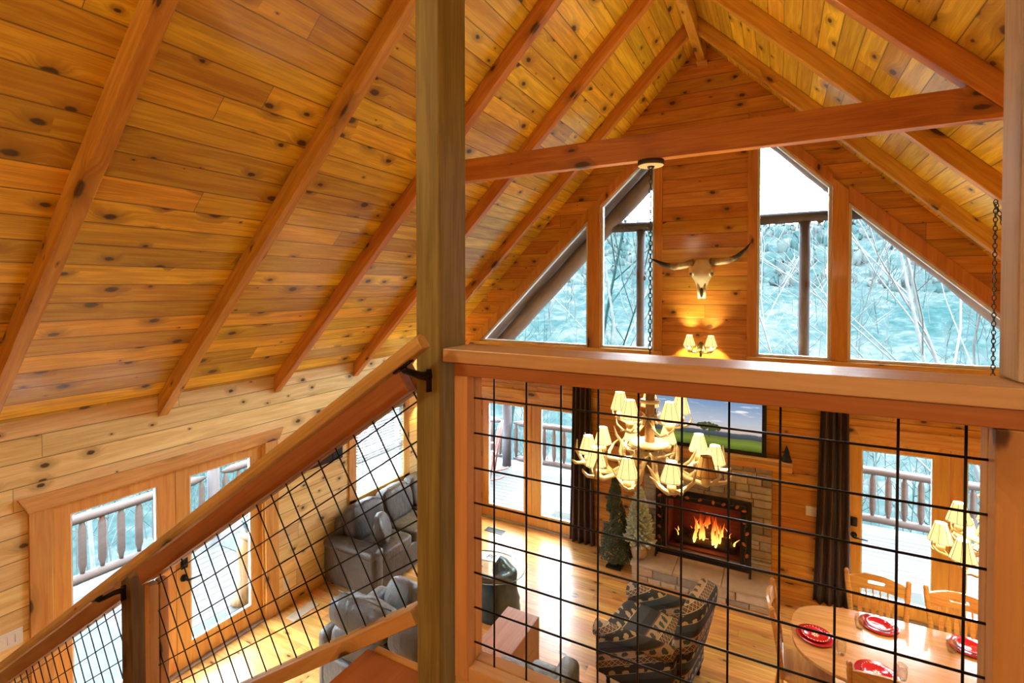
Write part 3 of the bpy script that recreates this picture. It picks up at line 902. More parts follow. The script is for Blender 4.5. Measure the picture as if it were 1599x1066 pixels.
# ---- unseen fill lamps added behind the viewer, shaped as globe fixtures
M['globe'] = emis('fill_globe', (1, .78, .46), 7)
for i, (x, y) in enumerate(((-2.2, -1.0), (1.2, -1.0))):
    z = zu(x) - .0
    L = empty('fill_lamp', (x, y, z + .18)); tag(L, 'added globe fill lamp hanging from the %s slope over the loft, behind the viewer' % ('left' if i == 0 else 'right'), 'lamp')
    m = MB(); m.tube([(0, 0, .02), (0, 0, -.42)], .012, 8); m.build('stem', M['brass'], L)
    m = MB(); m.ell((0, 0, -.52), .12, .12, .10); m.build('globe', M['globe'], L)
    ld = bpy.data.lights.new('loft_fill_light', 'POINT'); ld.energy = FILL_W * (1.7 if i == 0 else .9); ld.color = (1, .78, .46); ld.shadow_soft_size = .13
    lo = bpy.data.objects.new('loft_fill_light', ld); COL.objects.link(lo); lo.parent = L; lo.location = (0, 0, -.67)

# ================================================================== OUTSIDE
DZ = -.05
m = MB(); m.box(-8.05, 5.2, YG + .165, 9.95, DZ - .05, DZ)
struct(m.build('floor_deck_back', M['deck']))
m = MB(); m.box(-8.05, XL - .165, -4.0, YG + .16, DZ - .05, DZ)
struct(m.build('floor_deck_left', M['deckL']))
def log_obj(name, p0, p1, r, mat=None, parent=None, knobs=0, n=12):
    p0 = Vector(p0); p1 = Vector(p1); L = (p1 - p0).length
    m = MB(); k = max(3, int(L / .45)); rnd = random.Random(int(L * 1000) + int(p0.x * 77))
    pts = [(-L / 2 + L * i / k, rnd.uniform(-.07, .07) * r, rnd.uniform(-.07, .07) * r) for i in range(k + 1)]
    m.tube(pts, [r * rnd.uniform(.94, 1.05) for _ in pts], n)
    for _ in range(knobs):
        x = rnd.uniform(-L / 2, L / 2); a = rnd.uniform(0, 2 * PI)
        m.ell((x, math.cos(a) * r * .92, math.sin(a) * r * .92), .05, .035, .035, nu=8, nv=6)
    return m.build(name, mat or M['log'], parent, M=frame(p0, p1))
def porch_post(x, y, z1, label, r=.075, knobs=4):
    o = log_obj('porch_post', (x, y, DZ), (x, y, z1), r, M['logb'], knobs=knobs)
    return tag(o, label, 'post', 'log posts of the porch')
TY = 9.05
porch_post(-2.2, TY, 4.86, 'log porch post seen behind the hanging chain, left of the longhorn skull')
porch_post(.345, TY, 4.86, 'knobbly log porch post seen in the window right of the longhorn skull')
porch_post(-5.24, 9.6, 2.6, 'log deck post behind the left pane of the gable double door', .10, 2)
porch_post(-7.85, 4.72, 2.2, 'log deck post behind the right pane of the left wall door', .085, 2)
porch_post(-7.85, 9.78, 2.4, 'log deck post at the far outer corner of the deck', .085, 2)
porch_post(3.4, 9.6, 2.6, 'log deck post hidden to the right behind the loft railing', .085, 2)
tag(log_obj('porch_beam', (-3.0, TY, 4.94), (1.15, TY, 4.94), .085, M['logb'], knobs=2), 'horizontal log beam of the porch gable crossing the tall windows', 'beam')
def plog(x0, x1, dz, label):
    return tag(log_obj('porch_rafter', (x0, TY, zu(x0) + dz), (x1, TY, zu(x1) + dz), .15), label, 'rafter', 'log rafters of the porch gable')
plog(-5.9, RX - .1, -.04, 'slanting log rafter of the porch seen through the left raked windows')
plog(RX + .1, 4.0, .16, 'slanting log rafter of the porch seen through the right raked windows')
def deck_rail(p0, p1, label, n):
    p0 = Vector((*p0, 0)); p1 = Vector((*p1, 0)); L = (p1 - p0).length; d = (p1 - p0) / L
    r = empty('deck_railing', (*p0.xy, DZ), math.atan2(d.y, d.x)); tag(r, label, 'railing', 'log railings of the deck')
    side = abs(d.y) > .9
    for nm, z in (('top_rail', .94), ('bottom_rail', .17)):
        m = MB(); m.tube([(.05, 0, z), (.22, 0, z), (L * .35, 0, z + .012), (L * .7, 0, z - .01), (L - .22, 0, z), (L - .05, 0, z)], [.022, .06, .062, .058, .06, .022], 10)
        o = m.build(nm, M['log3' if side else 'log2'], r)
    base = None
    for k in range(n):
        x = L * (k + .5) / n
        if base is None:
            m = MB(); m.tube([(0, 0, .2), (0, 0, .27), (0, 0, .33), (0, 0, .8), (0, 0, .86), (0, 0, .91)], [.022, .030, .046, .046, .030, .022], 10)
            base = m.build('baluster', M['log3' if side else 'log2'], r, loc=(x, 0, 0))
        else:
            c = base.copy(); COL.objects.link(c); c.parent = r; c.location = (x, 0, 0)
    return r
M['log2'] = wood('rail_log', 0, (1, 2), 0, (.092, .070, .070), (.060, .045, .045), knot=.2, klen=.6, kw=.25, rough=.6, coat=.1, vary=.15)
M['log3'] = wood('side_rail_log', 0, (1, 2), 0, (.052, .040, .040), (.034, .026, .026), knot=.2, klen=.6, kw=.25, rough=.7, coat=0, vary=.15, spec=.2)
deck_rail((-7.77, 9.78), (-5.33, 9.65), 'log deck railing at the far left corner behind the gable double door', 11)
deck_rail((-5.15, 9.65), (-2.29, 9.78), 'log deck railing behind the right pane of the gable double door', 13)
deck_rail((-2.11, 9.78), (.255, 9.78), 'log deck railing hidden behind the stone fireplace', 11)
deck_rail((.43, 9.78), (3.3, 9.78), 'log deck railing behind the dining chairs at the right door', 14)
deck_rail((-7.85, 1.2), (-7.85, 4.64), 'log deck railing seen through the left pane of the left wall door', 16)
deck_rail((-7.85, 4.8), (-7.85, 9.7), 'log deck railing seen through the right pane of the left wall door', 22)

# mats on the deck
def mat_obj(name, x0, x1, y0, y1, rz, label, mt, z=DZ):
    cx, cy = (x0 + x1) / 2, (y0 + y1) / 2
    m = MB(); m.box(x0 - cx, x1 - cx, y0 - cy, y1 - cy, 0, .012)
    o = m.build(name, mt, None, .004, loc=(cx, cy, z)); o.rotation_euler.z = rz
    return tag(o, label, 'mat')
mat_obj('doormat', -7.1, -5.55, 1.5, 2.85, 0, 'large pale speckled mat on the deck behind the left door pane', M['rug'])
mat_obj('doormat', -5.85, -5.42, 2.98, 3.62, 0, 'small speckled doormat on the deck at the right door pane', M['rug'])
mat_obj('doormat', -7.45, -6.3, 4.55, 6.0, 0, 'bluish mat on the deck beyond the driftwood stand', M['rug'])
mat_obj('doormat', -3.40, -2.45, 7.48, 8.0, 0, 'grey green doormat outside the gable double door', M['mesh_mat'])
mat_obj('doormat', .86, 1.62, 7.42, 7.95, 0, 'latticed rubber doormat outside the right glass door, behind the dining chairs', M['mesh_mat'])

# driftwood plant stand
r = empty('driftwood_stand', (-5.78, 3.98, DZ)); tag(r, 'gnarled driftwood stand with dark planter on the deck by the left wall door', 'plant stand')
for k, a in enumerate((2.6, .5, 4.4)):
    m = MB(); c, s_ = math.cos(a), math.sin(a)
    m.tube([(.17 * c, .17 * s_, 0), (.15 * c, .15 * s_, .08), (.11 * c + .02, .11 * s_, .3), (.12 * c, .12 * s_, .62), (.10 * c, .10 * s_, .80)], [.11, .085, .07, .08, .095], 10)
    for q in range(4):
        b = a + (q - 1.5) * .6
        m.tube([(.16 * c, .16 * s_, .09), (.16 * c + .09 * math.cos(b), .16 * s_ + .09 * math.sin(b), .02)], [.04, .02], 7)
    m.build('leg', M['cedar'], r)
m = MB(); m.lathe([(0, .78), (.15, .78), (.17, .82), (.15, .86), (0, .86)], 14); m.build('seat', M['cedar'], r)
m = MB(); m.lathe([(0, .86), (.11, .86), (.15, 1.05), (.13, 1.05), (.10, .92), (0, .92)], 16)
for k in range(16):
    a = k * 2.4; m.tube([(0, 0, .95), (.06 * math.cos(a), .06 * math.sin(a), 1.1), (.16 * math.cos(a), .16 * math.sin(a), 1.16 - .01 * k)], [.012, .02, .004], 5)
m.build('planter', M['stump'], r)

# rocking chair on the porch
r = empty('rocking_chair', (-5.35, 8.75, DZ), math.radians(200)); tag(r, 'red stained rocking chair on the porch behind the gable double door', 'rocking chair')
m = MB()
for y in (-.26, .26): m.tube([(.42, y, .07), (.2, y, .025), (-.1, y, .02), (-.4, y, .09), (-.5, y, .14)], .02, 7)
m.build('rockers', M['redwood'], r)
for x, y, x2, z2 in ((.24, -.26, .24, .62), (.24, .26, .24, .62), (-.2, -.26, -.38, 1.12), (-.2, .26, -.38, 1.12)):
    m = MB(); m.tube([(x, y, .03), (x2, y, z2)], .02, 8); m.build('leg', M['redwood'], r)
m = MB()
for k in range(6): m.box(-.2 + k * .078, -.13 + k * .078, -.27, .27, .40, .42)
m.build('seat', M['redwood'], r)
m = MB()
for k in range(5): m.bar((-.22 - .0, -.2 + k * .1, .42), (-.37, -.2 + k * .1, 1.08), .05, .014)
m.bar((-.375, -.27, 1.08), (-.375, .27, 1.08), .02, .09)
m.build('backrest', M['redwood'], r)
for y in (-.28, .28):
    m = MB(); m.bar((-.28, y, .63), (.3, y, .63), .07, .02); m.build('armrest', M['redwood'], r)

# hillside
def terrain(r, a):
    x = r * math.cos(a); y = r * math.sin(a)
    if r < 14: z = -3.5 - .12 * (r - 8)
    elif r < 36: z = -4.2 - 7 * (r - 14) / 22
    else:
        t = min(1, (r - 36) / 134); z = -11.2 + 33 * t * t * (3 - 2 * t) * .5 + 17 * t
        if r > 170: z -= (r - 170) * .12
    n = mnoise.noise(Vector((x * .02, y * .02, 0))) * 5 * min(1, r / 80) + mnoise.noise(Vector((x * .3, y * .3, 3))) * 1.5 * min(1, max(0, r - 30) / 60)
    n += mnoise.noise(Vector((math.cos(a) * 2.2, math.sin(a) * 2.2, 9))) * 5 * min(1, max(0, r - 60) / 90)
    return (x, y, z + n)
m = MB(); NA, rs = 420, [8 + 4 * i for i in range(8)] + [40 + 3.2 * i for i in range(48)] + [200, 240]
vs = [terrain(q, 2 * PI * k / NA) for q in rs for k in range(NA)]
fs = [(i * NA + k, i * NA + (k + 1) % NA, (i + 1) * NA + (k + 1) % NA, (i + 1) * NA + k) for i in range(len(rs) - 1) for k in range(NA)]
m.add(vs, fs, 0, True)
struct(m.build('hillside', M['hill'], clean=False))

# woods covering the hillside: nobody could count them
rnd = random.Random(21); m = MB()
for k in range(4200):
    a = rnd.uniform(0, 2 * PI); q = 95 + 82 * rnd.random() ** .8
    x, y, z = terrain(q, a); s_ = rnd.uniform(.45, 1.15) * (.6 + q / 170)
    n0 = len(m.v)
    m.ell((x, y, z + s_ * .4), s_ * .7, s_ * .7, s_ * rnd.uniform(.9, 1.7), nu=5, nv=3, mi=rnd.choice((0, 1, 1)))
    for i in range(n0, len(m.v)):
        v = Vector(m.v[i]); m.v[i] = tuple(v + Vector((rnd.uniform(-.35, .35), rnd.uniform(-.35, .35), rnd.uniform(-.35, .35))) * s_)
for k in range(2600):
    a = rnd.uniform(0, 2 * PI); q = 22 + 110 * rnd.random() ** 1.2; mi_ = rnd.choice((1, 2, 2, 0))
    x, y, z = terrain(q, a); h = rnd.uniform(4, 8); b = Vector((x, y, z - .3)); rr = .016 + q * .0005
    t = b + Vector((rnd.uniform(-.6, .6), rnd.uniform(-.6, .6), h))
    m.tube([b, t], [rr, rr * .5], 3, mi_, cap=False)
    for j in range(8):
        f = rnd.uniform(.3, .95); p = b.lerp(t, f); az = rnd.uniform(0, 2 * PI); L = h * (1.1 - f) * rnd.uniform(.4, .8)
        e = p + Vector((math.cos(az) * .7, math.sin(az) * .7, .75)) * L
        m.tube([p, p.lerp(e, .5) + Vector((0, 0, -.1 * L)), e], [rr * .6, rr * .5, rr * .3], 3, mi_, cap=False)
o = m.build('hillside_woods', [M['woodsA'], M['woodsB'], M['woodsC']], clean=False)
tag(o, 'pale leafless woods and evergreens covering the hills outside the windows', 'woods'); o['kind'] = 'stuff'

# bare winter trees close to the house
def bare_tree(x, y, h, seed, mat, label, spread=.55, lean=0.0, depth=4):
    rnd = random.Random(seed); r = math.hypot(x, y)
    z0 = terrain(r, math.atan2(y, x))[2] - .3
    root = empty('bare_tree', (x, y, z0)); tag(root, label, 'tree', 'bare winter trees around the house')
    tr = MB(); br = MB()
    def grow(mb, p, d, L, rad, lev):
        pts = [p]; q = p.copy(); dd = d.copy(); n = 4
        for i in range(n):
            dd = (dd + Vector((rnd.uniform(-.16, .16), rnd.uniform(-.16, .16), rnd.uniform(-.05, .12)))).normalized()
            q = q + dd * (L / n); pts.append(q.copy())
        mb.tube(pts, [rad * (1 - .55 * i / n) for i in range(n + 1)], 6 if lev == 0 else 3, cap=False)
        if lev >= depth: return
        for k in range(rnd.choice((3, 4)) if lev else 7):
            f = rnd.uniform(.35, 1.0) if lev else rnd.uniform(.4, 1.0)
            i = min(n - 1, int(f * n)); bp = pts[i].lerp(pts[i + 1], f * n - i)
            az = rnd.uniform(0, 2 * PI)
            side = Vector((math.cos(az), math.sin(az), 0)); nd = (dd * (1 - spread) + side * spread + Vector((0, 0, .25))).normalized()
            grow(br, bp, nd, L * rnd.uniform(.38, .6), max(.006, rad * (1 - .55 * f) * .6), lev + 1)
    grow(tr, Vector((0, 0, 0)), Vector((lean, 0, 1)).normalized(), h, h * .0065, 0)
    tr.build('trunk', mat, root, clean=False); br.build('branches', mat, root, clean=False)
TREES = [(-8.5, 14.5, 11, M['tree2'], 'greenish bare tree with forked branches in the left raked triangle window', .6, .1),
         (-6.2, 16.5, 12, M['tree2'], 'thin dark twigged tree behind the narrow window left of the skull', .55, .1),
         (-4.4, 15.5, 10, M['tree'], 'white bare tree low in the narrow window left of the skull', .55, 0),
         (1.6, 15.5, 9.5, M['tree'], 'white bare tree behind the porch post window', .6, -.1),
         (3.4, 14.5, 10, M['tree'], 'spreading white bare tree in the large right window', .65, .05),
         (5.3, 15.5, 11.5, M['tree'], 'pale speckled birch at the right of the large right window', .5, -.15),
         (7.6, 17.5, 11, M['tree'], 'pale bare tree at the far right end of the large right window', .55, -.1),
         (-10.5, 18.5, 11, M['tree'], 'pale bare tree behind the far left deck corner', .55, 0),
         (-12.5, 3.2, 9, M['tree'], 'pale bare tree beyond the left deck railing, nearest the door', .6, 0),
         (-13.5, 5.6, 9, M['tree'], 'pale bare tree beyond the left deck post', .6, 0),
         (-15.0, 8.2, 10, M['tree2'], 'greenish bare tree beyond the left deck, by the window blind', .6, 0),
         (-11.8, 11.2, 9, M['tree2'], 'greenish bare tree beyond the corner of the deck', .6, 0)]
for i, (x, y, h, mt, lb, sp, ln) in enumerate(TREES):
    bare_tree(x, y, h, 40 + i, mt, lb, sp, ln)

# ================================================================== FIREPLACE
FY = 7.06
r = empty('stone_fireplace', (-.855, FY, 0)); tag(r, 'ledge stone fireplace surround with raised hearth under the television', 'fireplace')
PAL = [(.52, .42, .30), (.44, .34, .23), (.57, .48, .38), (.36, .28, .20), (.47, .41, .33), (.54, .40, .26), (.40, .35, .28)]
def stones(mb, cols, x0, x1, z0, z1, yf, dep, rnd, hmin=.055, hmax=.125, wmin=.12, wmax=.36):
    z = z0
    while z < z1 - .01:
        h = rnd.uniform(hmin, hmax)
        if z1 - (z + h) < hmin: h = z1 - z
        x = x0
        while x < x1 - .01:
            wd = rnd.uniform(wmin, wmax)
            if x1 - (x + wd) < wmin * .8: wd = x1 - x
            subs = [(z, h)] if rnd.random() < .75 or h < .09 else [(z, h * .5), (z + h * .5, h * .5)]
            for zz, hh in subs:
                j = rnd.uniform(0, .022); g = .0035
                c = rnd.choice(PAL); f = rnd.uniform(.8, 1.15)
                n0 = len(mb.f)
                # slightly irregular, chamfered face
                e = .010
                o = [(x + g, zz + g), (x + wd - g, zz + g), (x + wd - g, zz + hh - g), (x + g, zz + hh - g)]
                o = [(a + rnd.uniform(-.002, .002), b + rnd.uniform(-.002, .002)) for a, b in o]
                cx, cz = x + wd / 2, zz + hh / 2
                inn = [(a + math.copysign(e, cx - a), b + math.copysign(e * .7, cz - b)) for a, b in o]
                vs = [(a, yf + dep, b) for a, b in o] + [(a, yf - j + .008, b) for a, b in o] + [(a, yf - j + rnd.uniform(-.004, .004), b) for a, b in inn]
                fs = [(3, 2, 1, 0)] + [(k, (k + 1) % 4, 4 + (k + 1) % 4, 4 + k) for k in range(4)] + [(4 + k, 4 + (k + 1) % 4, 8 + (k + 1) % 4, 8 + k) for k in range(4)] + [(8, 9, 10, 11)]
                mb.add(vs, fs)
                cols += [tuple(q * f for q in c)] * (len(mb.f) - n0)
            x += wd
        z += h
def stone_obj(name, parent, args, seed):
    mb = MB(); cols = []; rnd = random.Random(seed)
    for a in args: stones(mb, cols, *a[:6], rnd, *a[6:])
    o = mb.build(name, M['stone'], parent, clean=False)
    ca = o.data.color_attributes.new('stone', 'FLOAT_COLOR', 'CORNER')
    for p, c in zip(o.data.polygons, cols):
        for li in p.loop_indices: ca.data[li].color = (*c, 1)
    return o
OX = .855; o1, o2 = -1.36 + OX, -.34 + OX
stone_obj('stone_facing', r, [(-.80, .80, 1.04, 1.555, .0, .088), (-.80, o1, .225, 1.04, .0, .088), (o2, .80, .225, 1.04, .0, .088)], 5)
m = MB()
m.box(-.80, .80, .02, .0885, 1.04, 1.555); m.box(-.80, o1, .02, .0885, .0, 1.04); m.box(o2, .80, .02, .0885, .0, 1.04); m.box(o1, o2, .02, .0885, 0, .24)
m.build('mortar_bed', M['mortar'], r)
stone_obj('hearth_front', r, [(-.835, .80, 0, .185, -.53, .1, .05, .095, .14, .34)], 9)
m = MB(); m.box(-.825, .79, -.515, .0, 0, .185); m.build('hearth_core', M['mortar'], r)
m = MB()
for k, (a, b) in enumerate(((-.85, -.31), (-.305, .26), (.265, .815))): m.box(a, b, -.555, -.003, .186, .224)
m.build('hearth_slab', M['slab'], r, .008)
# firebox let into the wall
fb = empty('firebox', (-.85, YG, .24)); tag(fb, 'red brick electric firebox with glowing logs and flames in the fireplace', 'fireplace insert')
m = MB()
m.box(-.505, .505, .40, .42, .002, .79); m.box(-.505, -.488, .0, .40, .002, .79); m.box(.488, .505, .0, .40, .002, .79); m.box(-.488, .488, 0, .40, .002, .02); m.box(-.488, .488, 0, .40, .77, .79)
m.build('brick_lining', M['brick'], fb)
m = MB(); rnd = random.Random(3)
for p, q, rr in (((-.40, .14, .07), (.38, .16, .08), .065), ((-.34, .26, .08), (.36, .27, .09), .07), ((-.22, .10, .15), (.05, .25, .26), .045), ((.30, .10, .14), (.02, .26, .22), .045), ((-.30, .2, .16), (.12, .17, .19), .05)):
    p, q = Vector(p), Vector(q)
    pts = [p.lerp(q, t / 5) + Vector((rnd.uniform(-.008, .008),) * 3) for t in range(6)]
    m.tube(pts, [rr * rnd.uniform(.85, 1.1) for _ in pts], 10)
m.build('logs', M['charlog'], fb)
for k in range(34):
    m = MB()
    x = max(-.40, min(.40, rnd.gauss(.02, .20))); y = rnd.uniform(.06, .30); env = math.exp(-((x - .0) / .22) ** 2)
    h = (.08 + .46 * env) * rnd.uniform(.45, 1.0); wd = rnd.uniform(.018, .045) * (.5 + env)
    z0 = rnd.uniform(.08, .16); lx = rnd.uniform(-.06, .06)
    pts = [(x + lx * q * q + .25 * wd * math.sin(q * 5 + k), y, z0 + h * q) for q in (0, .15, .32, .5, .7, .86, 1)]
    m.tube(pts, [wd * .5, wd, wd * .9, wd * .62, wd * .36, wd * .17, .001], 8, flat=.45)
    m.build('flame', M['flame'], fb)
ld = bpy.data.lights.new('fire_light', 'POINT'); ld.energy = FIRE_W; ld.color = (1, .35, .10); ld.shadow_soft_size = .1
lo = bpy.data.objects.new('fire_light', ld); COL.objects.link(lo); lo.parent = fb; lo.location = (0, .04, .42)
# screen
sc = empty('fire_screen', (-.865, 6.89, .224)); tag(sc, 'black iron fire screen with vine and rust leaves standing on the hearth', 'fire screen')
m = MB()
m.ring([(-.575, .045), (.575, .045), (.575, .905), (-.575, .905)], [(-.465, .11), (.465, .11), (.465, .80), (-.465, .80)], lambda a, b: (a, -.004, b), lambda a, b: (a, .008, b))
m.build('panel_frame', M['black'], sc)
m = MB()
for x in (-.575, .575): m.box(x - .012, x + .012, -.014, .014, .0, .915)
m.box(-.575, .575, -.012, .012, .90, .925); m.box(-.575, .575, -.012, .012, .035, .058)
m.ring([(-.47, .105), (.47, .105), (.47, .805), (-.47, .805)], [(-.458, .117), (.458, .117), (.458, .793), (-.458, .793)], lambda a, b: (a, -.01, b), lambda a, b: (a, .01, b))
m.build('bars', M['black'], sc)
for x in (-.575, .575):
    m = MB(); m.tube([(x, -.01, .10), (x, -.06, .06), (x, -.10, .0125)], [.012, .012, .014], 8); m.tube([(x, .01, .10), (x, .05, .06), (x, .075, .0125)], [.012, .012, .014], 8)
    m.build('foot', M['black'], sc)
m = MB(); lm = MB(); rnd = random.Random(11)
path = [(-.52, .12 + .07 * i) for i in range(11)] + [(-.52 + .08 * i, .855) for i in range(1, 14)] + [(.52, .82 - .07 * i) for i in range(11)]
m.tube([(a + .012 * math.sin(i * 1.3), -.014, b + .012 * math.cos(i * 1.1)) for i, (a, b) in enumerate(path)], .004, 6)
for i, (a, b) in enumerate(path):
    s_ = rnd.choice((-1, 1)); an = rnd.uniform(0, 2 * PI)
    m.tube([(a, -.014, b), (a + .02 * s_, -.016, b + .02), (a + .03 * s_, -.016, b + .012)], .0025, 5)
    if i % 2 == 0:
        Mx = Matrix.Rotation(an, 3, 'Y')
        lm.ell((a + .018 * s_, -.017, b - .01), .030, .006, .018, nu=10, nv=6, M=Mx)
vn = m.build('vine', M['brass'], sc); lm.build('leaves', M['leaf'], vn)
# mantel
r = empty('mantel', (-.84, YG - .09, 1.56)); tag(r, 'thick rustic pine mantel shelf above the stone fireplace', 'mantel')
m = MB(); n = 20; rnd = random.Random(2)
front = [(-1.005 + 2.01 * k / n, -.095 + rnd.uniform(-.008, .008)) for k in range(n + 1)]
m.prism(front + [(1.005, .088), (-1.005, .088)], lambda a, b: (a, b, .072), lambda a, b: (a, b, .124)); m.build('shelf', M['mantel'], r, .006)
m = MB(); m.box(-1.0, 1.0, -.075, .088, .0, .0715); m.build('beam', M['trim'], r, .005)

# television
tv = empty('television', (-.837, YG - .06, 1.686)); tag(tv, 'flat television on the mantel showing a meadow with a tree at dusk', 'television')
m = MB(); m.ring([(-.713, 0), (.713, 0), (.713, .83), (-.713, .83)], [(-.660, .052), (.660, .052), (.660, .785), (-.660, .785)], lambda a, b: (a, -.025, b), lambda a, b: (a, .02, b)); m.box(-.7, .7, .0, .03, .02, .81)
m.build('bezel', M['tvframe'], tv, .003)
m = MB(); m.box(-.660, .660, -.012, -.008, 0, .733); scr = m.build('screen', M['screen'], tv, loc=(0, 0, .052))
m = MB(); rnd = random.Random(4)
for k in range(80):
    a = rnd.uniform(0, 2 * PI); q = math.sqrt(rnd.random())
    m.ell((.03 + .15 * q * math.cos(a), -.0125, .235 + .052 * q * math.sin(a) + .022), rnd.uniform(.012, .028), .0008, rnd.uniform(.008, .018), nu=8, nv=5)
m.box(.022, .036, -.0128, -.0115, .12, .22)
m.build('picture_tree', M['tvtree'], scr)
# small iron ornament
r = empty('mantel_ornament', (.10, YG - .10, 1.686)); tag(r, 'small dark iron tree shaped ornament on the right end of the mantel', 'ornament')
m = MB(); m.lathe([(0, 0), (.06, 0), (.062, .012), (.04, .05), (.045, .06), (.028, .10), (.033, .11), (.012, .17), (0, .20)], 10); m.build('body', M['navy'], r)

# ================================================================== WALL PIECES
r = empty('longhorn_skull', (-.905, YG, 4.02)); tag(r, 'white longhorn skull with dark curved horns on the gable wall between the windows', 'skull')
m = MB()
secs = [(.19, .075, .075, .055), (.15, .10, .085, .07), (.09, .115, .10, .08), (.02, .135, .095, .09), (-.04, .125, .085, .095), (-.10, .090, .065, .09), (-.17, .066, .052, .085), (-.24, .052, .040, .075), (-.30, .048, .032, .065), (-.325, .036, .022, .06)]
n = 18; vs = []
for z, rx_, ry_, dy in secs:
    for k in range(n):
        a = 2 * PI * k / n; vs.append((rx_ * math.cos(a), -dy + -.0 + ry_ * math.sin(a) * .9, z))
fs = [(i * n + k, i * n + (k + 1) % n, (i + 1) * n + (k + 1) % n, (i + 1) * n + k) for i in range(len(secs) - 1) for k in range(n)] + [tuple(range(n)), tuple(range(len(vs) - n, len(vs)))]
m.add(vs, fs, 0, True)
for s_ in (-1, 1):
    m.ell((s_ * .115, -.12, .015), .042, .045, .05, nu=12, nv=8)     # brow ridge
    m.tube([(s_ * .04, -.12, -.12), (s_ * .042, -.118, -.22), (s_ * .030, -.10, -.325)], [.014, .016, .018], 8)
m.build('cranium', M['skull'], r)
m = MB()
for s_ in (-1, 1):
    m.ell((s_ * .125, -.132, .0), .026, .034, .034, nu=12, nv=8)
m.ell((0, -.118, -.235), .020, .012, .085, nu=12, nv=8)
m.ell((-.01, -.142, .075), .012, .014, .010, nu=8, nv=6)
m.build('sockets', M['socket'], r)
for s_, pts in ((-1, [(-.10, -.06, .165), (-.22, -.075, .12), (-.36, -.09, .095), (-.50, -.10, .135), (-.60, -.10, .185), (-.675, -.10, .225)]),
                (1, [(.10, -.06, .165), (.20, -.075, .155), (.32, -.09, .165), (.43, -.10, .215), (.52, -.10, .30), (.59, -.10, .395)])):
    m = MB(); m.tube(pts, [.046, .046, .042, .034, .020, .003], 12); m.build('horn', M['horn'], r)
m = MB(); m.box(-.05, .05, -.03, -.001, -.05, .15); m.build('mount', M['block'], r)

SHME = None
def shade_mesh():
    """fluted cone shade with dark ribs and scalloped hem"""
    m = MB(); n = 48; zs = [0, .03, .065, .10, .13]
    vs = []
    for z in zs:
        t = z / .13; R = .075 * (1 - t) + .036 * t
        for k in range(n):
            a = 2 * PI * k / n; sc_ = 1 + .018 * math.cos(8 * a)
            zz = z - (.006 * abs(math.cos(8 * a)) if z == 0 else 0)
            vs.append((R * sc_ * math.cos(a), R * sc_ * math.sin(a), zz))
    fs = [(i * n + k, i * n + (k + 1) % n, (i + 1) * n + (k + 1) % n, (i + 1) * n + k) for i in range(len(zs) - 1) for k in range(n)]
    m.add(vs, fs, 0, True)
    for k in range(8):
        a = 2 * PI * (k + .5) / 8
        m.tube([(.0755 * math.cos(a), .0755 * math.sin(a), -.002), (.0365 * math.cos(a), .0365 * math.sin(a), .131)], .0014, 5, 1)
    for R, z, q in ((.076, .001, .0016), (.0368, .1305, .0018)):
        m.tube([(R * math.cos(2 * PI * k / 32), R * math.sin(2 * PI * k / 32), z) for k in range(33)], q, 5, 1, cap=False)
    return m
M['ribs'] = plain('shade_lacing', (.10, .05, .02), .7)
def new_shade(parent, loc, lit=True, s=1.0):
    global SHME
    if SHME is None:
        o = shade_mesh().build('lamp_shade', [M['shade'], M['ribs']], parent, loc=loc, clean=False); SHME = o.data
    else:
        o = bpy.data.objects.new('lamp_shade', SHME); COL.objects.link(o); o.parent = parent; o.location = loc
    o.scale = (s, s, s)
    if not lit:
        o.data = SHME.copy(); o.data.materials[0] = M['shade_off']; o['label'] = 'unlit tan shade'
    return o
CUPME = None
def new_cup(parent, loc):
    global CUPME
    if CUPME is None:
        m = MB(); m.lathe([(0, -.075), (.018, -.07), (.032, -.045), (.030, -.025), (.018, -.012), (.016, .0), (.0, .002)], 12)
        m.lathe([(.010, .0), (.010, .05), (.0, .052)], 8)
        o = m.build('candle_cup', M['antler'], parent, loc=loc); CUPME = o.data
    else:
        o = bpy.data.objects.new('candle_cup', CUPME); COL.objects.link(o); o.parent = parent; o.location = loc
    return o
def bulb(parent, loc, e, col=(1, .78, .40)):
    ld = bpy.data.lights.new('shade_bulb', 'POINT'); ld.energy = e; ld.color = col; ld.shadow_soft_size = .02
    lo = bpy.data.objects.new('shade_bulb', ld); COL.objects.link(lo); lo.parent = parent; lo.location = loc
ANT = {}
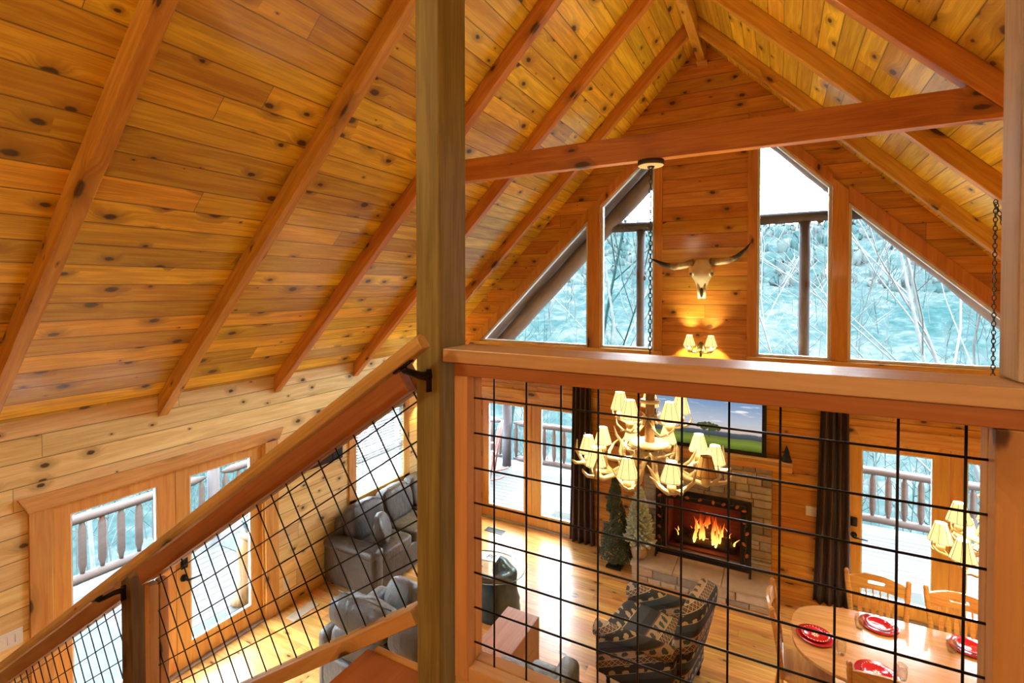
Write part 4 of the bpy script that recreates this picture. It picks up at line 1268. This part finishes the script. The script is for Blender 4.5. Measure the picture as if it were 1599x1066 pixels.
def new_antler(parent, ang, kind, sc_=1.0, z=0.0):
    if kind not in ANT:
        m = MB(); rnd = random.Random(kind * 7 + 1)
        sgn = 1 if kind % 2 else -1
        main = [(.07, 0, .15), (.16, .03 * sgn, .05), (.28, .06 * sgn, -.01), (.40, .05 * sgn, -.015), (.50, .0, .03), (.56, -.05 * sgn, .11), (.555, -.075 * sgn, .19)]
        m.tube(main, [.022, .021, .019, .018, .016, .012, .004], 8)
        for i, (dx, dy, dz) in ((1, (.02, .06 * sgn, .17)), (2, (.04, .10 * sgn, .16)), (3, (.0, .13 * sgn, .12)), (4, (.08, .10 * sgn, .05))):
            p = Vector(main[i]); q = Vector((dx, dy, dz)) * rnd.uniform(.8, 1.1)
            m.tube([p, p + q * .4 + Vector((.03, 0, -.01)), p + q * .8 + Vector((.02, 0, .0)), p + q], [.015, .013, .009, .003], 7)
        m.tube([main[0], (.10, -.07 * sgn, .13), (.14, -.14 * sgn, .17)], [.018, .012, .003], 7)
        ANT[kind] = m.build('antler', M['antler'], parent).data
        o = bpy.data.objects[-1] if False else [k for k in parent.children if k.data == ANT[kind]][0]
    else:
        o = bpy.data.objects.new('antler', ANT[kind]); COL.objects.link(o); o.parent = parent
    o.rotation_euler = (0, 0, ang); o.scale = (sc_, sc_, sc_); o.location = (0, 0, z)
    return o
def chain_mesh(m, p0, p1, link=.042, rad=.0036, wdt=.012):
    p0, p1 = Vector(p0), Vector(p1); L = (p1 - p0).length; n = max(2, int(L / (link * .78)))
    F = frame(p0, p1).to_3x3()
    for k in range(n):
        c = p0.lerp(p1, (k + .5) / n)
        rot = k % 2
        pts = []
        for i in range(13):
            a = 2 * PI * i / 12
            u = math.cos(a) * link * .5; v = math.sin(a) * wdt
            pts.append(c + F @ Vector((u, v if rot else 0, 0 if rot else v)))
        m.tube(pts, rad, 5, cap=False)
def chandelier(x, y, z, n1, r1, n2, r2, ph1, ph2, ztrunk, label, unlit=(), s=1.0, zup=.43):
    c = empty('antler_chandelier', (x, y, z)); tag(c, label, 'chandelier')
    m = MB(); m.tube([(0, 0, -.02), (0, 0, .2), (.004, 0, .42), (0, 0, ztrunk)], [.036, .037, .035, .033], 14); m.build('trunk', M['bark'], c)
    m = MB(); m.lathe([(.0, .195), (.14, .195), (.15, .205), (.14, .218), (0, .218)], 24); m.build('hub_disc', M['antler'], c)
    if n2:
        m = MB(); m.lathe([(.0, .52), (.075, .52), (.08, .53), (.075, .54), (0, .54)], 20); m.build('hub_ring', M['antler'], c)
    for k in range(n1):
        a = ph1 + 2 * PI * k / n1
        new_antler(c, a + .12, k % 3, r1 / .47)
        p = (r1 * math.cos(a), r1 * math.sin(a), .085)
        new_cup(c, p); new_shade(c, (p[0], p[1], p[2] + .012), k not in unlit, s)
        if k not in unlit: bulb(c, (p[0], p[1], p[2] + .085), CHAND_W)
    for k in range(n2):
        a = ph2 + 2 * PI * k / n2
        new_antler(c, a - .15, k % 3, r2 / .44, zup - .10)
        p = (r2 * math.cos(a), r2 * math.sin(a), zup)
        new_cup(c, p); new_shade(c, (p[0], p[1], p[2] + .012), True, s)
        bulb(c, (p[0], p[1], p[2] + .085), CHAND_W)
    return c
YAW = math.radians(28.047)
# front direction seen by the camera is towards (-y): shades either side of it
fa = math.atan2(-3.9, .87)
c = chandelier(-.87, 3.885, 2.43, 10, .47, 5, .24, fa + PI / 10, fa + PI / 5, .88,
               'big two tier antler chandelier with lit fabric shades hanging before the television', unlit=(1,))
m = MB(); chain_mesh(m, (0, 0, .89), (0, 0, 4.755 - 2.43)); m.build('chain', M['chain'], c)
m = MB(); m.lathe([(0, 2.325), (.085, 2.325), (.095, 2.33)], 24, 1); m.lathe([(.095, 2.33), (.098, 2.345), (.096, 2.368), (0, 2.369)], 24, 0); m.lathe([(0, 2.30), (.022, 2.31), (.03, 2.326)], 12, 2)
m.build('canopy', [plain('dark_bark', (.045, .035, .03), .9), M['endgrain'], M['chain']], c)
c2 = chandelier(1.455, 5.125, 1.68, 6, .29, 4, .18, math.radians(164), math.radians(164), .62,
                'small antler chandelier with lit shades above the dining table', s=1.12, zup=.28)
m = MB(); chain_mesh(m, (0, 0, .63), (0, 0, zu(1.455) - 1.68 - .01)); chain_mesh(m, (0, 0, zu(1.455) - 1.68 - .03), (.10, .0, 2.42)); chain_mesh(m, (.10, 0, 2.42), (.2, .0, 2.50))
m.build('chain', M['chain'], c2)

def sconce(name, x, y, z, rz, label):
    c = empty(name, (x, y, z), rz); tag(c, label, 'wall lamp')
    m = MB(); m.ell((0, -.012, -.02), .045, .014, .085); m.tube([(0, -.02, -.08), (0, -.04, -.11), (0, -.03, -.14)], [.014, .018, .008], 8); m.build('back_plate', M['brass'], c)
    for s_ in (-1, 1):
        m = MB(); m.tube([(0, -.03, -.03), (s_ * .05, -.09, -.075), (s_ * .14, -.12, -.06), (s_ * .19, -.12, .0), (s_ * .205, -.11, .05)], [.014, .014, .013, .010, .003], 8)
        m.tube([(s_ * .10, -.11, -.07), (s_ * .09, -.17, -.04), (s_ * .085, -.19, .01)], [.011, .009, .003], 7)
        m.tube([(s_ * .05, -.09, -.075), (s_ * .035, -.10, -.0), (s_ * .045, -.11, .04)], [.011, .009, .003], 7)
        m.build('antler_arm', M['antler'], c)
        new_cup(c, (s_ * .135, -.12, .0)); new_shade(c, (s_ * .135, -.12, .02), True, 1.05); bulb(c, (s_ * .135, -.12, .095), SCONCE_W, (1, .88, .42))
    return c
sconce('wall_sconce', -.92, YG, 3.045, 0, 'two shaded antler wall lamp glowing below the longhorn skull')
sconce('wall_sconce', XL, 6.72, 1.98, PI / 2, 'two shaded antler wall lamp on the left wall past the window, behind the post')

def plate(name, F, wd, ht, n, label, cat='switch'):
    r = empty(name, F(0, 0, 0)); tag(r, label, cat)
    o = Vector(F(0, 0, 0)); G = lambda a, d, b: tuple(Vector(F(a, d, b)) - o)
    m = MB(); m.prism([(-wd / 2, -ht / 2), (wd / 2, -ht / 2), (wd / 2, ht / 2), (-wd / 2, ht / 2)], lambda a, b: G(a, .006, b), lambda a, b: G(a, .0005, b)); cp_ = m.build('cover_plate', M['white'], r, .002)
    for k in range(n):
        a0 = (k - (n - 1) / 2) * wd / max(n, 1) * .92
        m = MB(); m.prism([(a0 - .016, -.032), (a0 + .016, -.032), (a0 + .016, .032), (a0 - .016, .032)], lambda a, b: G(a, .011 - b * .06, b), lambda a, b: G(a, .005, b))
        m.build('rocker' if cat == 'switch' else 'socket', M['white'], cp_, .0015)
    return r
plate('light_switch', lambda a, d, b: (XL + d, 1.545 + a, 1.125 + b), .15, .125, 3, 'white three gang switch plate on the left wall beside the door casing')
plate('wall_outlet', lambda a, d, b: (XL + d, 3.98 + a, .285 + b), .075, .12, 1, 'white outlet on the left wall low behind the sofa end', 'outlet')
plate('light_switch', lambda a, d, b: (-2.20 + a, YG - d, 1.095 + b), .17, .115, 2, 'white switch plate on the gable wall above the dark topiary')
plate('light_switch', lambda a, d, b: (.375 + a, YG - d, 1.08 + b), .12, .12, 2, 'white switch plate on the gable wall beside the right curtain')

# framed iron art on the left wall
r = empty('wall_art', (XL, 4.53, 1.55)); tag(r, 'dark framed wall art with pale scrollwork left of the blind', 'wall art')
m = MB(); m.box(.001, .03, -.325, .325, 0, .45); m.build('panel', M['tvframe'], r, .004)
m = MB(); m.box(.02, .036, .145, .165, .0, .45); m.build('divider', M['black'], r)
m = MB()
for k in range(3):
    pts = [(.036, -.28 + .42 * t / 12 + .03 * k, .05 + .10 * k + .06 * math.sin(t * .8 + k) + .012 * t) for t in range(13)]
    m.tube(pts, .006, 6)
    cx, cz = -.05 + .06 * k, .12 + .1 * k
    m.tube([(.036, cx + (.012 + .004 * t) * math.cos(t * .7), cz + (.012 + .004 * t) * math.sin(t * .7)) for t in range(12)], .005, 6)
m.build('scrollwork', M['white'], r)

# curtains
def curtain(name, x0, x1, xb0, xb1, label, folds, seed):
    c = empty(name, ((x0 + x1) / 2, YG - .085, 0)); tag(c, label, 'curtain')
    cx = (x0 + x1) / 2; m = MB(); nx, nz = folds * 10, 14; vs = []
    rnd = random.Random(seed)
    for j in range(nz + 1):
        t = j / nz; z = .015 + (2.42 - .015) * t
        for i in range(nx + 1):
            s_ = i / nx; xa_ = x0 + (x1 - x0) * s_; xb_ = xb0 + (xb1 - xb0) * s_
            x = xa_ * t + xb_ * (1 - t)
            vs.append((x - cx, (.034 + .008 * (1 - t)) * math.sin(2 * PI * folds * s_ + .5 * math.sin(3 * t + seed)) , z))
    fs = [(j * (nx + 1) + i, j * (nx + 1) + i + 1, (j + 1) * (nx + 1) + i + 1, (j + 1) * (nx + 1) + i) for j in range(nz) for i in range(nx)]
    m.add(vs, fs, 0, True)
    o = m.build('panel', M['curtain'], c, clean=False)
    sd = o.modifiers.new('thickness', 'SOLIDIFY'); sd.thickness = .006
    m = MB(); m.tube([(-.35, 0, 2.44), (.35, 0, 2.44)], .012, 8); m.tube([(-.25, .084, 2.44), (-.25, 0, 2.44)], .008, 6); m.tube([(.25, .084, 2.44), (.25, 0, 2.44)], .008, 6)
    m.build('rod', M['black'], c)
curtain('curtain', -2.72, -2.44, -2.78, -2.38, 'dark brown curtain at the gable double door beside the topiary', 4, 1)
curtain('curtain', .46, .74, .40, .78, 'dark brown curtain at the right glass door behind the dining table', 4, 2)

# floor vents
def vent(x, y, lx, ly, mt, label):
    r = empty('floor_vent', (x, y, 0)); tag(r, label, 'floor vent')
    m = MB(); m.ring([(-lx / 2, -ly / 2), (lx / 2, -ly / 2), (lx / 2, ly / 2), (-lx / 2, ly / 2)], [(-lx / 2 + .015, -ly / 2 + .015), (lx / 2 - .015, -ly / 2 + .015), (lx / 2 - .015, ly / 2 - .015), (-lx / 2 + .015, ly / 2 - .015)], lambda a, b: (a, b, .0), lambda a, b: (a, b, .007)); m.build('rim', mt, r)
    m = MB(); long_ = max(lx, ly) - .03; n = int(long_ / .014)
    for k in range(n):
        t = -long_ / 2 + long_ * (k + .5) / n
        if lx > ly: m.box(t - .004, t + .004, -ly / 2 + .015, ly / 2 - .015, .0, .005)
        else: m.box(-lx / 2 + .015, lx / 2 - .015, t - .004, t + .004, .0, .005)
    m.build('louvers', mt, r)
vent(-4.95, 4.02, .14, .36, M['beige'], 'pale floor vent in front of the left wall beside the sofa')
vent(-3.93, 6.80, .32, .13, M['darkvent'], 'dark floor vent in the floor inside the gable double door')

# ================================================================== SEATING
def rbox(m, c, sx, sy, sz, r=.04, M4=None, seg=3):
    """rounded box added into m"""
    bm = bmesh.new(); bmesh.ops.create_cube(bm, size=1)
    bmesh.ops.scale(bm, vec=(sx, sy, sz), verts=bm.verts)
    bmesh.ops.bevel(bm, geom=bm.edges[:], offset=min(r, .49 * min(sx, sy, sz)), segments=seg, profile=.5, affect='EDGES')
    T = Matrix.Translation(c) @ (M4 if M4 is not None else Matrix())
    bm.verts.index_update()
    m.add([T @ v.co for v in bm.verts], [[v.index for v in f.verts] for f in bm.faces], 0, True)
    bm.free()
def cushion(name, parent, c, sx, sy, sz, mat, M4=None, e1=.45, e2=.35, puff=0.0, seed=0):
    m = MB(); m.ell(c, sx / 2, sy / 2, sz / 2, e1, e2, 36, 18, M=M4)
    if puff:
        vs = []
        for v in m.v:
            p = Vector(v); q = mnoise.noise(p * 9 + Vector((seed, 0, 0)))
            k = mnoise.noise(Vector((p.x * 24, p.y * 24, p.z * 7 + seed)))
            vs.append(p + (p - Vector(c)) * (q * puff + k * puff * .7))
        m.v = [tuple(v) for v in vs]
    return m.build(name, mat, parent)
def tilt(ax, a): return Matrix.Rotation(a, 3, ax)

# long sofa on the left wall, facing the room (+x)
so = empty('sofa', (-4.73, 5.60, 0)); tag(so, 'long taupe leather sofa with plump back cushions against the left wall', 'sofa')
SLN = 2.24
m = MB(); rbox(m, (.0, 0, .23), .80, SLN - .3, .34, .03); m.build('base', M['leather'], so)
for s_ in (-1, 1):
    m = MB(); y = s_ * (SLN / 2 - .11)
    rbox(m, (.01, y, .315), .86, .20, .51, .05); rbox(m, (.01, y + s_ * .0, .565), .87, .23, .13, .06); m.build('armrest', M['leather'], so)
m = MB(); rbox(m, (-.34, 0, .45), .16, SLN - .34, .74, .06); m.build('back_frame', M['leather'], so)
for k in range(3):
    y = (k - 1) * .605
    cushion('seat_cushion', so, (.07, y, .445), .68, .60, .17, M['leather'], None, .35, .22)
    cushion('back_cushion', so, (-.20, y, .72), .24, .61, .48, M['leather'], tilt('Y', -.2), .55, .35, .05, k * 5)
for s_ in (-1, 1):
    for x in (-.36, .36):
        m = MB(); m.tube([(x, s_ * 1.0, 0), (x, s_ * 1.0, .065)], [.022, .03], 8); m.build('foot', M['black'], so)
p = empty('throw_pillow', (-4.52, 4.90, .535)); tag(p, 'small taupe leather throw pillow leaning on the near arm of the long sofa', 'pillow')
cushion('cushion', p, (0, 0, .19), .15, .40, .38, M['leather'], tilt('Z', .5) @ tilt('Y', -.35), .85, .42)

# recliner loveseat with its back to the stairs, facing +y
lv = empty('recliner_loveseat', (-3.14, 3.62, 0)); tag(lv, 'grey leather recliner loveseat with pillowy backs seen over the stair rail', 'loveseat')
m = MB(); rbox(m, (.0, .02, .25), 1.20, .84, .38, .04); m.build('base', M['leather2'], lv)
m = MB(); rbox(m, (-.57, .03, .34), .17, .86, .62, .07); m.build('armrest', M['leather2'], lv)
for x, wd in ((-.14, .72), (.43, .40)):
    cushion('seat_cushion', lv, (x, .12, .47), wd, .62, .18, M['leather2'], None, .4, .25)
    for z, h, y, nm in ((.60, .34, -.26, 'back_cushion'), (.87, .30, -.30, 'head_cushion')):
        cushion(nm, lv, (x, y, z), wd, .27, h, M['leather2'], tilt('X', -.16), .7, .38, .085, x * 9 + z)
m = MB()
for x, wd in ((-.14, .72), (.43, .40)):
    m.tube([(x - wd / 2 + .04 + (wd - .08) * t / 8, -.30 + .0 * t, 1.016) for t in range(9)], .006, 6)
m.build('piping', M['leather'], lv)
p = empty('throw_pillow', (-3.35, 3.92, .57)); tag(p, 'crumpled grey leather pillow on the seat of the recliner loveseat', 'pillow')
cushion('cushion', p, (0, 0, .15), .36, .20, .30, M['leather2'], tilt('X', -.4), .7, .5, .06, 3)

# block side table
o = MB(); o.box(-.18, .18, -.47, .47, 0, .52)
o = o.build('side_table', M['block'], None, .008, loc=(-2.285, 4.07, 0)); tag(o, 'dark stained wooden block side table between the leather seats', 'side table')
# leather armchair
ac = empty('leather_armchair', (-1.78, 3.62, 0)); tag(ac, 'grey leather armchair at the bottom edge beside the wooden block table', 'armchair')
m = MB(); rbox(m, (-.02, .02, .23), .46, .80, .34, .03); m.build('base', M['leather2'], ac)
for x in (.205,):
    m = MB(); rbox(m, (x, .04, .32), .17, .84, .60, .06); m.build('armrest', M['leather2'], ac)
cushion('seat_cushion', ac, (-.005, .12, .44), .27, .62, .15, M['leather2'], None, .35, .25)
cushion('back_cushion', ac, (-.005, -.28, .70), .36, .24, .5, M['leather2'], tilt('X', -.15), .6, .35, .03, 8)

# patterned lodge armchair
ch = empty('patterned_armchair', (-1.045, 4.93, 0), math.radians(171)); tag(ch, 'low armchair in woven lodge fabric with animal bands by the fireplace', 'armchair')
m = MB(); rbox(m, (.02, 0, .27), .78, .72, .26, .03); m.build('base', M['fabric'], ch)
for s_ in (-1, 1):
    m = MB(); y = s_ * .365
    rbox(m, (.05, y, .36), .76, .12, .44, .03)
    m.tube([(.44, y + s_ * .015, .555), (.2, y + s_ * .015, .56), (-.33, y + s_ * .01, .60)], [.075, .075, .07], 16)
    m.build('armrest', M['fabric'], ch)
cushion('seat_cushion', ch, (.10, 0, .44), .66, .60, .17, M['fabric'], None, .38, .25)
m = MB(); m.ell((-.37, 0, .66), .105, .335, .40, .5, .38, 36, 20, M=tilt('Y', -.22)); m.build('backrest', M['fabric'], ch)
for x in (.34, -.32):
    for y in (-.32, .32):
        m = MB(); m.lathe([(0, 0), (.016, 0), (.022, .03), (.016, .05), (.032, .09), (.028, .145), (0, .146)], 12); m.build('leg', M['black'], ch, loc=(x, y, 0))

# coffee table: hollowed black stump under an oval glass top
ct = empty('coffee_table', (-3.06, 5.15, 0)); tag(ct, 'oval glass coffee table on a hollow black tree stump', 'coffee table')
m = MB(); n = 30; rnd = random.Random(6)
def cres(t, z):
    a = -2.35 + 4.3 * t; f = 1.0 + .18 * (1 - z / .46) ** 2
    ro = (.30 + .02 * math.sin(a * 5)) * f; wth = .085 + .05 * math.sin(PI * t)
    return a, ro, ro - wth
vs = []; nz = 10
for j in range(nz + 1):
    z = .465 * j / nz
    for side in (0, 1):
        for k in range(n + 1):
            t = k / n if side == 0 else 1 - k / n
            a, ro, ri = cres(t, z); rr = ro if side == 0 else ri
            rr += .022 * mnoise.noise(Vector((a * 4, z * 14, side * 5))) + .012 * mnoise.noise(Vector((a * 13, z * 5, side * 5)))
            vs.append((.03 + rr * math.cos(a), rr * math.sin(a) * .9, z))
q = 2 * (n + 1)
fs = [(j * q + k, j * q + (k + 1) % q, (j + 1) * q + (k + 1) % q, (j + 1) * q + k) for j in range(nz) for k in range(q)]
top = nz * q
fs += [(top + k, top + k + 1, top + q - 2 - k, top + q - 1 - k) for k in range(n)] + [(k + 1, k, q - 1 - k, q - 2 - k) for k in range(n)]
m.add(vs, fs, 0, True); m.build('stump', M['stump'], ct)
m = MB(); m.lathe([(0, .467), (.44, .467), (.44, .479), (0, .479)], 56, 0, (0, 0, 0), False, .80); m.build('glass_top', M['tglass'], ct)
m = MB(); m.tube([(.441 * math.cos(2 * PI * k / 56), .441 * .8 * math.sin(2 * PI * k / 56), .473) for k in range(57)], .006, 6, cap=False); m.build('glass_edge', M['rim'], ct)
def small(name, loc, rz, label, cat):
    r = empty(name, loc, rz); tag(r, label, cat); return r
r = small('remote_control', (-3.19, 5.16, .4795), .6, 'black remote control on the glass coffee table', 'remote control')
m = MB(); m.box(-.025, .025, -.085, .085, 0, .02); m.build('body', M['tvframe'], r, .005)
m = MB()
for i in range(3):
    for j in range(5): m.box(-.016 + .012 * i, -.008 + .012 * i, -.06 + .022 * j, -.05 + .022 * j, .02, .0225)
m.build('buttons', M['darkvent'], r)
r = small('booklet', (-3.17, 5.33, .4795), math.radians(8), 'white booklet with large dark letters on the glass coffee table', 'booklet')
m = MB(); m.box(-.13, .13, -.09, .09, 0, .008); m.build('cover', M['paper'], r, .001)
cu = bpy.data.curves.new('letters', 'FONT'); cu.body = 'PF'; cu.size = .11; cu.align_x = 'CENTER'; cu.align_y = 'CENTER'; cu.extrude = .0006; cu.shear = .2
to = bpy.data.objects.new('letters', cu); COL.objects.link(to)
bpy.context.view_layer.update()
me = bpy.data.meshes.new_from_object(to.evaluated_get(bpy.context.evaluated_depsgraph_get()))
bpy.data.objects.remove(to)
me.materials.clear(); me.materials.append(M['black'])
lo = bpy.data.objects.new('letters', me); COL.objects.link(lo); lo.parent = r; lo.location = (.03, .0, .0095)

# ================================================================== GREENERY BY THE HEARTH
def leaf_quad(m, p, nrm, s, rnd):
    t = Vector((rnd.uniform(-1, 1), rnd.uniform(-1, 1), rnd.uniform(-1, 1))).cross(nrm)
    if t.length < 1e-3: return
    t.normalize(); b = nrm.cross(t)
    m.add([p - t * s, p + b * s * .5 + nrm * s * .3, p + t * s, p - b * s * .5 + nrm * s * .3], [(0, 1, 2, 3)])
r = empty('topiary_tree', (-1.965, 6.72, 0)); tag(r, 'dark spiral topiary tree on a black square base by the hearth', 'potted tree')
m = MB(); m.box(-.105, .105, -.105, .105, 0, .03); m.build('base_plate', M['black'], r, .003)
m = MB(); m.tube([(0, 0, .03), (.008, 0, .5), (0, .005, 1.15)], [.025, .02, .01], 8); m.build('trunk', M['redwood'], r)
m = MB(); rnd = random.Random(5)
for k in range(6500):
    t = rnd.random() ** 1.25; z = .14 + 1.13 * t
    R = .20 * (1 - t) ** .75 + .016
    a = rnd.uniform(0, 2 * PI)
    w_ = math.cos(a - 2 * PI * 2.2 * t)
    if .25 < t < .9 and w_ < -.45: R *= .5
    q = R * rnd.uniform(.72, 1.06)
    p = Vector((q * math.cos(a), q * math.sin(a), z + rnd.uniform(-.012, .012)))
    n_ = Vector((math.cos(a) + rnd.uniform(-.6, .6), math.sin(a) + rnd.uniform(-.6, .6), rnd.uniform(-.3, .9))).normalized()
    leaf_quad(m, p, n_, rnd.uniform(.012, .024), rnd)
o = m.build('foliage', M['fol'], r, clean=False)
r = empty('frosted_pine', (-1.63, 6.69, .2245)); tag(r, 'small frosted pine tree in a burlap wrapped pot on the hearth corner', 'potted tree')
m = MB(); m.lathe([(0, 0), (.075, 0), (.098, .04), (.102, .09), (.088, .14), (.07, .155), (.085, .175), (.06, .17), (0, .16)], 20); m.build('pot', M['burlap'], r)
m = MB(); m.tube([(0, 0, .15), (0, 0, .9)], [.014, .005], 6); m.build('trunk', M['bark'], r)
m = MB(); rnd = random.Random(8)
for k in range(330):
    t = (k / 330) ** .9; z = .19 + .74 * t; R = .205 * (1 - t) ** .85 + .02
    a = k * 2.39996; u = rnd.uniform(.7, 1.05)
    c_, s_ = math.cos(a), math.sin(a)
    p0 = Vector((.25 * R * c_, .25 * R * s_, z)); p1 = Vector((R * u * c_, R * u * s_, z - .015 + .03 * rnd.random())); p2 = p1 + Vector((c_ * .02, s_ * .02, .022))
    m.tube([p0, p1, p2], [.008, .021, .006], 6)
m.build('needles', M['frost'], r, clean=False)

# ================================================================== DINING
tb = empty('dining_table', (1.21, 5.17, 0)); tag(tb, 'oval golden oak dining table laid with red plates', 'dining table')
def sup(a_, b_, n, e, N=72):
    out = []
    for k in range(N):
        t = 2 * PI * k / N
        c_, s_ = math.cos(t), math.sin(t)
        out.append((a_ * math.copysign(abs(c_) ** e, c_), b_ * math.copysign(abs(s_) ** e, s_)))
    return out
m = MB(); m.prism(sup(1.085, .56, 0, .62), lambda a, b: (a, b, .728), lambda a, b: (a, b, .76)); m.build('tabletop', M['oakx'], tb, .008, seg=3)
m = MB(); m.ring(sup(.93, .42, 0, .6), sup(.90, .39, 0, .6), lambda a, b: (a, b, .64), lambda a, b: (a, b, .7275)); m.build('apron', M['oak'], tb)
for x in (-.5, .5):
    m = MB(); m.lathe([(.0, .18), (.10, .18), (.12, .26), (.07, .36), (.09, .5), (.07, .58), (.13, .64), (.13, .6395), (0, .64)], 20, c=(x, 0, 0)); m.build('pedestal', M['oak'], tb)
    for s_ in (-1, 1):
        m = MB(); m.tube([(x, s_ * .06, .24), (x, s_ * .2, .17), (x, s_ * .33, .05), (x, s_ * .38, .03)], [.05, .045, .035, .03], 10); m.build('foot', M['oak'], tb)

def dining_chair(loc, rz, label):
    """local +y is the back, the sitter faces -y"""
    r = empty('dining_chair', loc, rz); tag(r, label, 'chair', 'golden oak dining chairs')
    m = MB(); m.prism(sup(.225, .215, 0, .5, 40), lambda a, b: (a, b, .43), lambda a, b: (a, b, .462)); m.build('seat', M['oak'], r, .008)
    for s_ in (-1, 1):
        m = MB(); m.tube([(s_ * .20, -.19, 0), (s_ * .19, -.18, .12), (s_ * .18, -.17, .2), (s_ * .17, -.16, .32), (s_ * .165, -.155, .43)], [.014, .02, .017, .022, .016], 10); m.build('leg', M['oak'], r)
        m = MB(); m.tube([(s_ * .20, .24, 0), (s_ * .195, .21, .2), (s_ * .185, .19, .43)], [.015, .02, .018], 10); m.build('leg', M['oak'], r)
        m = MB(); m.tube([(s_ * .195, .18, .455), (s_ * .215, .215, .72), (s_ * .24, .262, 1.0), (s_ * .243, .268, 1.03), (s_ * .244, .27, 1.045), (s_ * .245, .272, 1.06), (s_ * .245, .273, 1.075)], [.018, .021, .023, .018, .022, .020, .008], 12); m.build('back_post', M['oak'], r)
    # crest rail, arched, with a hand slot
    N = 48; outer = []; inner = []
    for k in range(N):
        t = 2 * PI * k / N; c_, s_ = math.cos(t), math.sin(t)
        ox = .228 * max(-1, min(1, c_ * 1.45)); oz = .055 * max(-1, min(1, s_ * 1.6))
        arch = .045 * (1 - (ox / .228) ** 2)
        outer.append((ox, 0 + oz + (arch if oz > 0 else arch * .35)))
        inner.append((.07 * max(-1, min(1, c_ * 1.15)), .015 * max(-1, min(1, s_ * 1.3)) + .026))
    def cf(d): return lambda a, b: (a, .258 + d + b * .14 + .035 * (1 - (a / .24) ** 2), .955 + b)
    m = MB(); m.ring(outer, inner, cf(-.011), cf(.011)); m.build('crest_rail', M['oak'], r, .003)
    m = MB(); m.bar((-.19, .185, .50), (.19, .185, .50), .022, .04); m.build('lower_rail', M['oak'], r, .004)
    for k in range(6):
        x = (k - 2.5) * .058; b = .035 * (1 - (x / .24) ** 2)
        p0 = Vector((x * .9, .187, .515)); p1 = Vector((x, .25 + b * .95, .915))
        prof = [(-.011, 0), (.011, 0), (.019, .62), (.018, .70), (.006, .80), (.006, 1.0), (-.006, 1.0), (-.006, .80), (-.018, .70), (-.019, .62)]
        fn = lambda d: (lambda a, t: tuple(p0.lerp(p1, t) + Vector((a, d, 0))))
        m = MB(); m.prism(prof, fn(-.006), fn(.006)); m.build('slat', M['oak'], r, .002)
    m = MB(); m.tube([(-.18, -.17, .2), (-.19, .2, .2)], .01, 7); m.tube([(.18, -.17, .2), (.19, .2, .2)], .01, 7); m.tube([(-.185, .02, .2), (.185, .02, .2)], .01, 7); m.build('stretcher', M['oak'], r)
    return r
dc = dining_chair((.855, 5.60, 0), 0, 'oak dining chair at the far side of the table, in front of the glass door')
c = copy_tree(dc); c.location = (1.47, 5.60, 0); c['label'] = 'oak dining chair at the far side of the table, partly cut by the railing frame'
c = copy_tree(dc); c.location = (.235, 5.09, 0); c.rotation_euler.z = PI / 2; c['label'] = 'oak dining chair at the rounded end of the table, seen from the side'
c = copy_tree(dc); c.location = (.725, 4.675, 0); c.rotation_euler.z = PI; c['label'] = 'oak dining chair at the near side of the table, its back to the railing'

def dinner_plate(loc, label, pat):
    r = empty('dinner_plate', loc); tag(r, label, 'plate', 'red plates on the dining table')
    m = MB(); m.lathe([(0, .004), (.09, .004), (.105, .012), (.148, .020), (.150, .017), (.10, .0), (0, .0)], 40); m.build('charger', M['red'], r)
    m = MB(); m.lathe([(0, .021), (.068, .021), (.078, .027), (.108, .034), (.110, .031), (.075, .017), (0, .017)], 40); tp_ = m.build('top_plate', M['redin'], r)
    if pat:
        m = MB()
        for k in range(26):
            a = 2 * PI * k / 26; m.ell((.1 * math.cos(a), .1 * math.sin(a), .0335), .0045, .0045, .0012, nu=8, nv=4)
        for k in range(7):
            a = 2 * PI * k / 7; m.ell((.018 * math.cos(a), .018 * math.sin(a), .0215), .013, .007, .0012, nu=8, nv=4, M=Matrix.Rotation(a, 3, 'Z'))
        m.build('motif', M['cream'], tp_)
    return r
dinner_plate((.305, 5.10, .7605), 'red plate stack with cream motif at the rounded end of the table', True)
dinner_plate((.825, 5.535, .7605), 'red plate stack before the far left oak chair', False)
dinner_plate((1.455, 5.55, .7605), 'red plate stack before the chair cut by the railing frame', False)
dinner_plate((.71, 4.82, .7605), 'red plate stack on the near side, half hidden by the chair back', True)
GL = None
def drinking_glass(loc, label):
    r = empty('drinking_glass', loc); tag(r, label, 'glass', 'clear tumblers on the dining table')
    m = MB(); m.lathe([(0, .001), (.026, .001), (.034, .03), (.038, .07), (.035, .118), (.0335, .118), (.0365, .07), (.032, .03), (.024, .008), (0, .008)], 24); m.build('bowl', M['drink'], r)
drinking_glass((.665, 5.42, .7605), 'clear tumbler left of the far red plate')
drinking_glass((1.31, 5.43, .7605), 'clear tumbler left of the plate cut by the railing frame')
drinking_glass((.485, 4.965, .7605), 'clear tumbler beside the cream patterned red plate')
drinking_glass((.875, 4.86, .7605), 'clear tumbler above the near oak chair back')
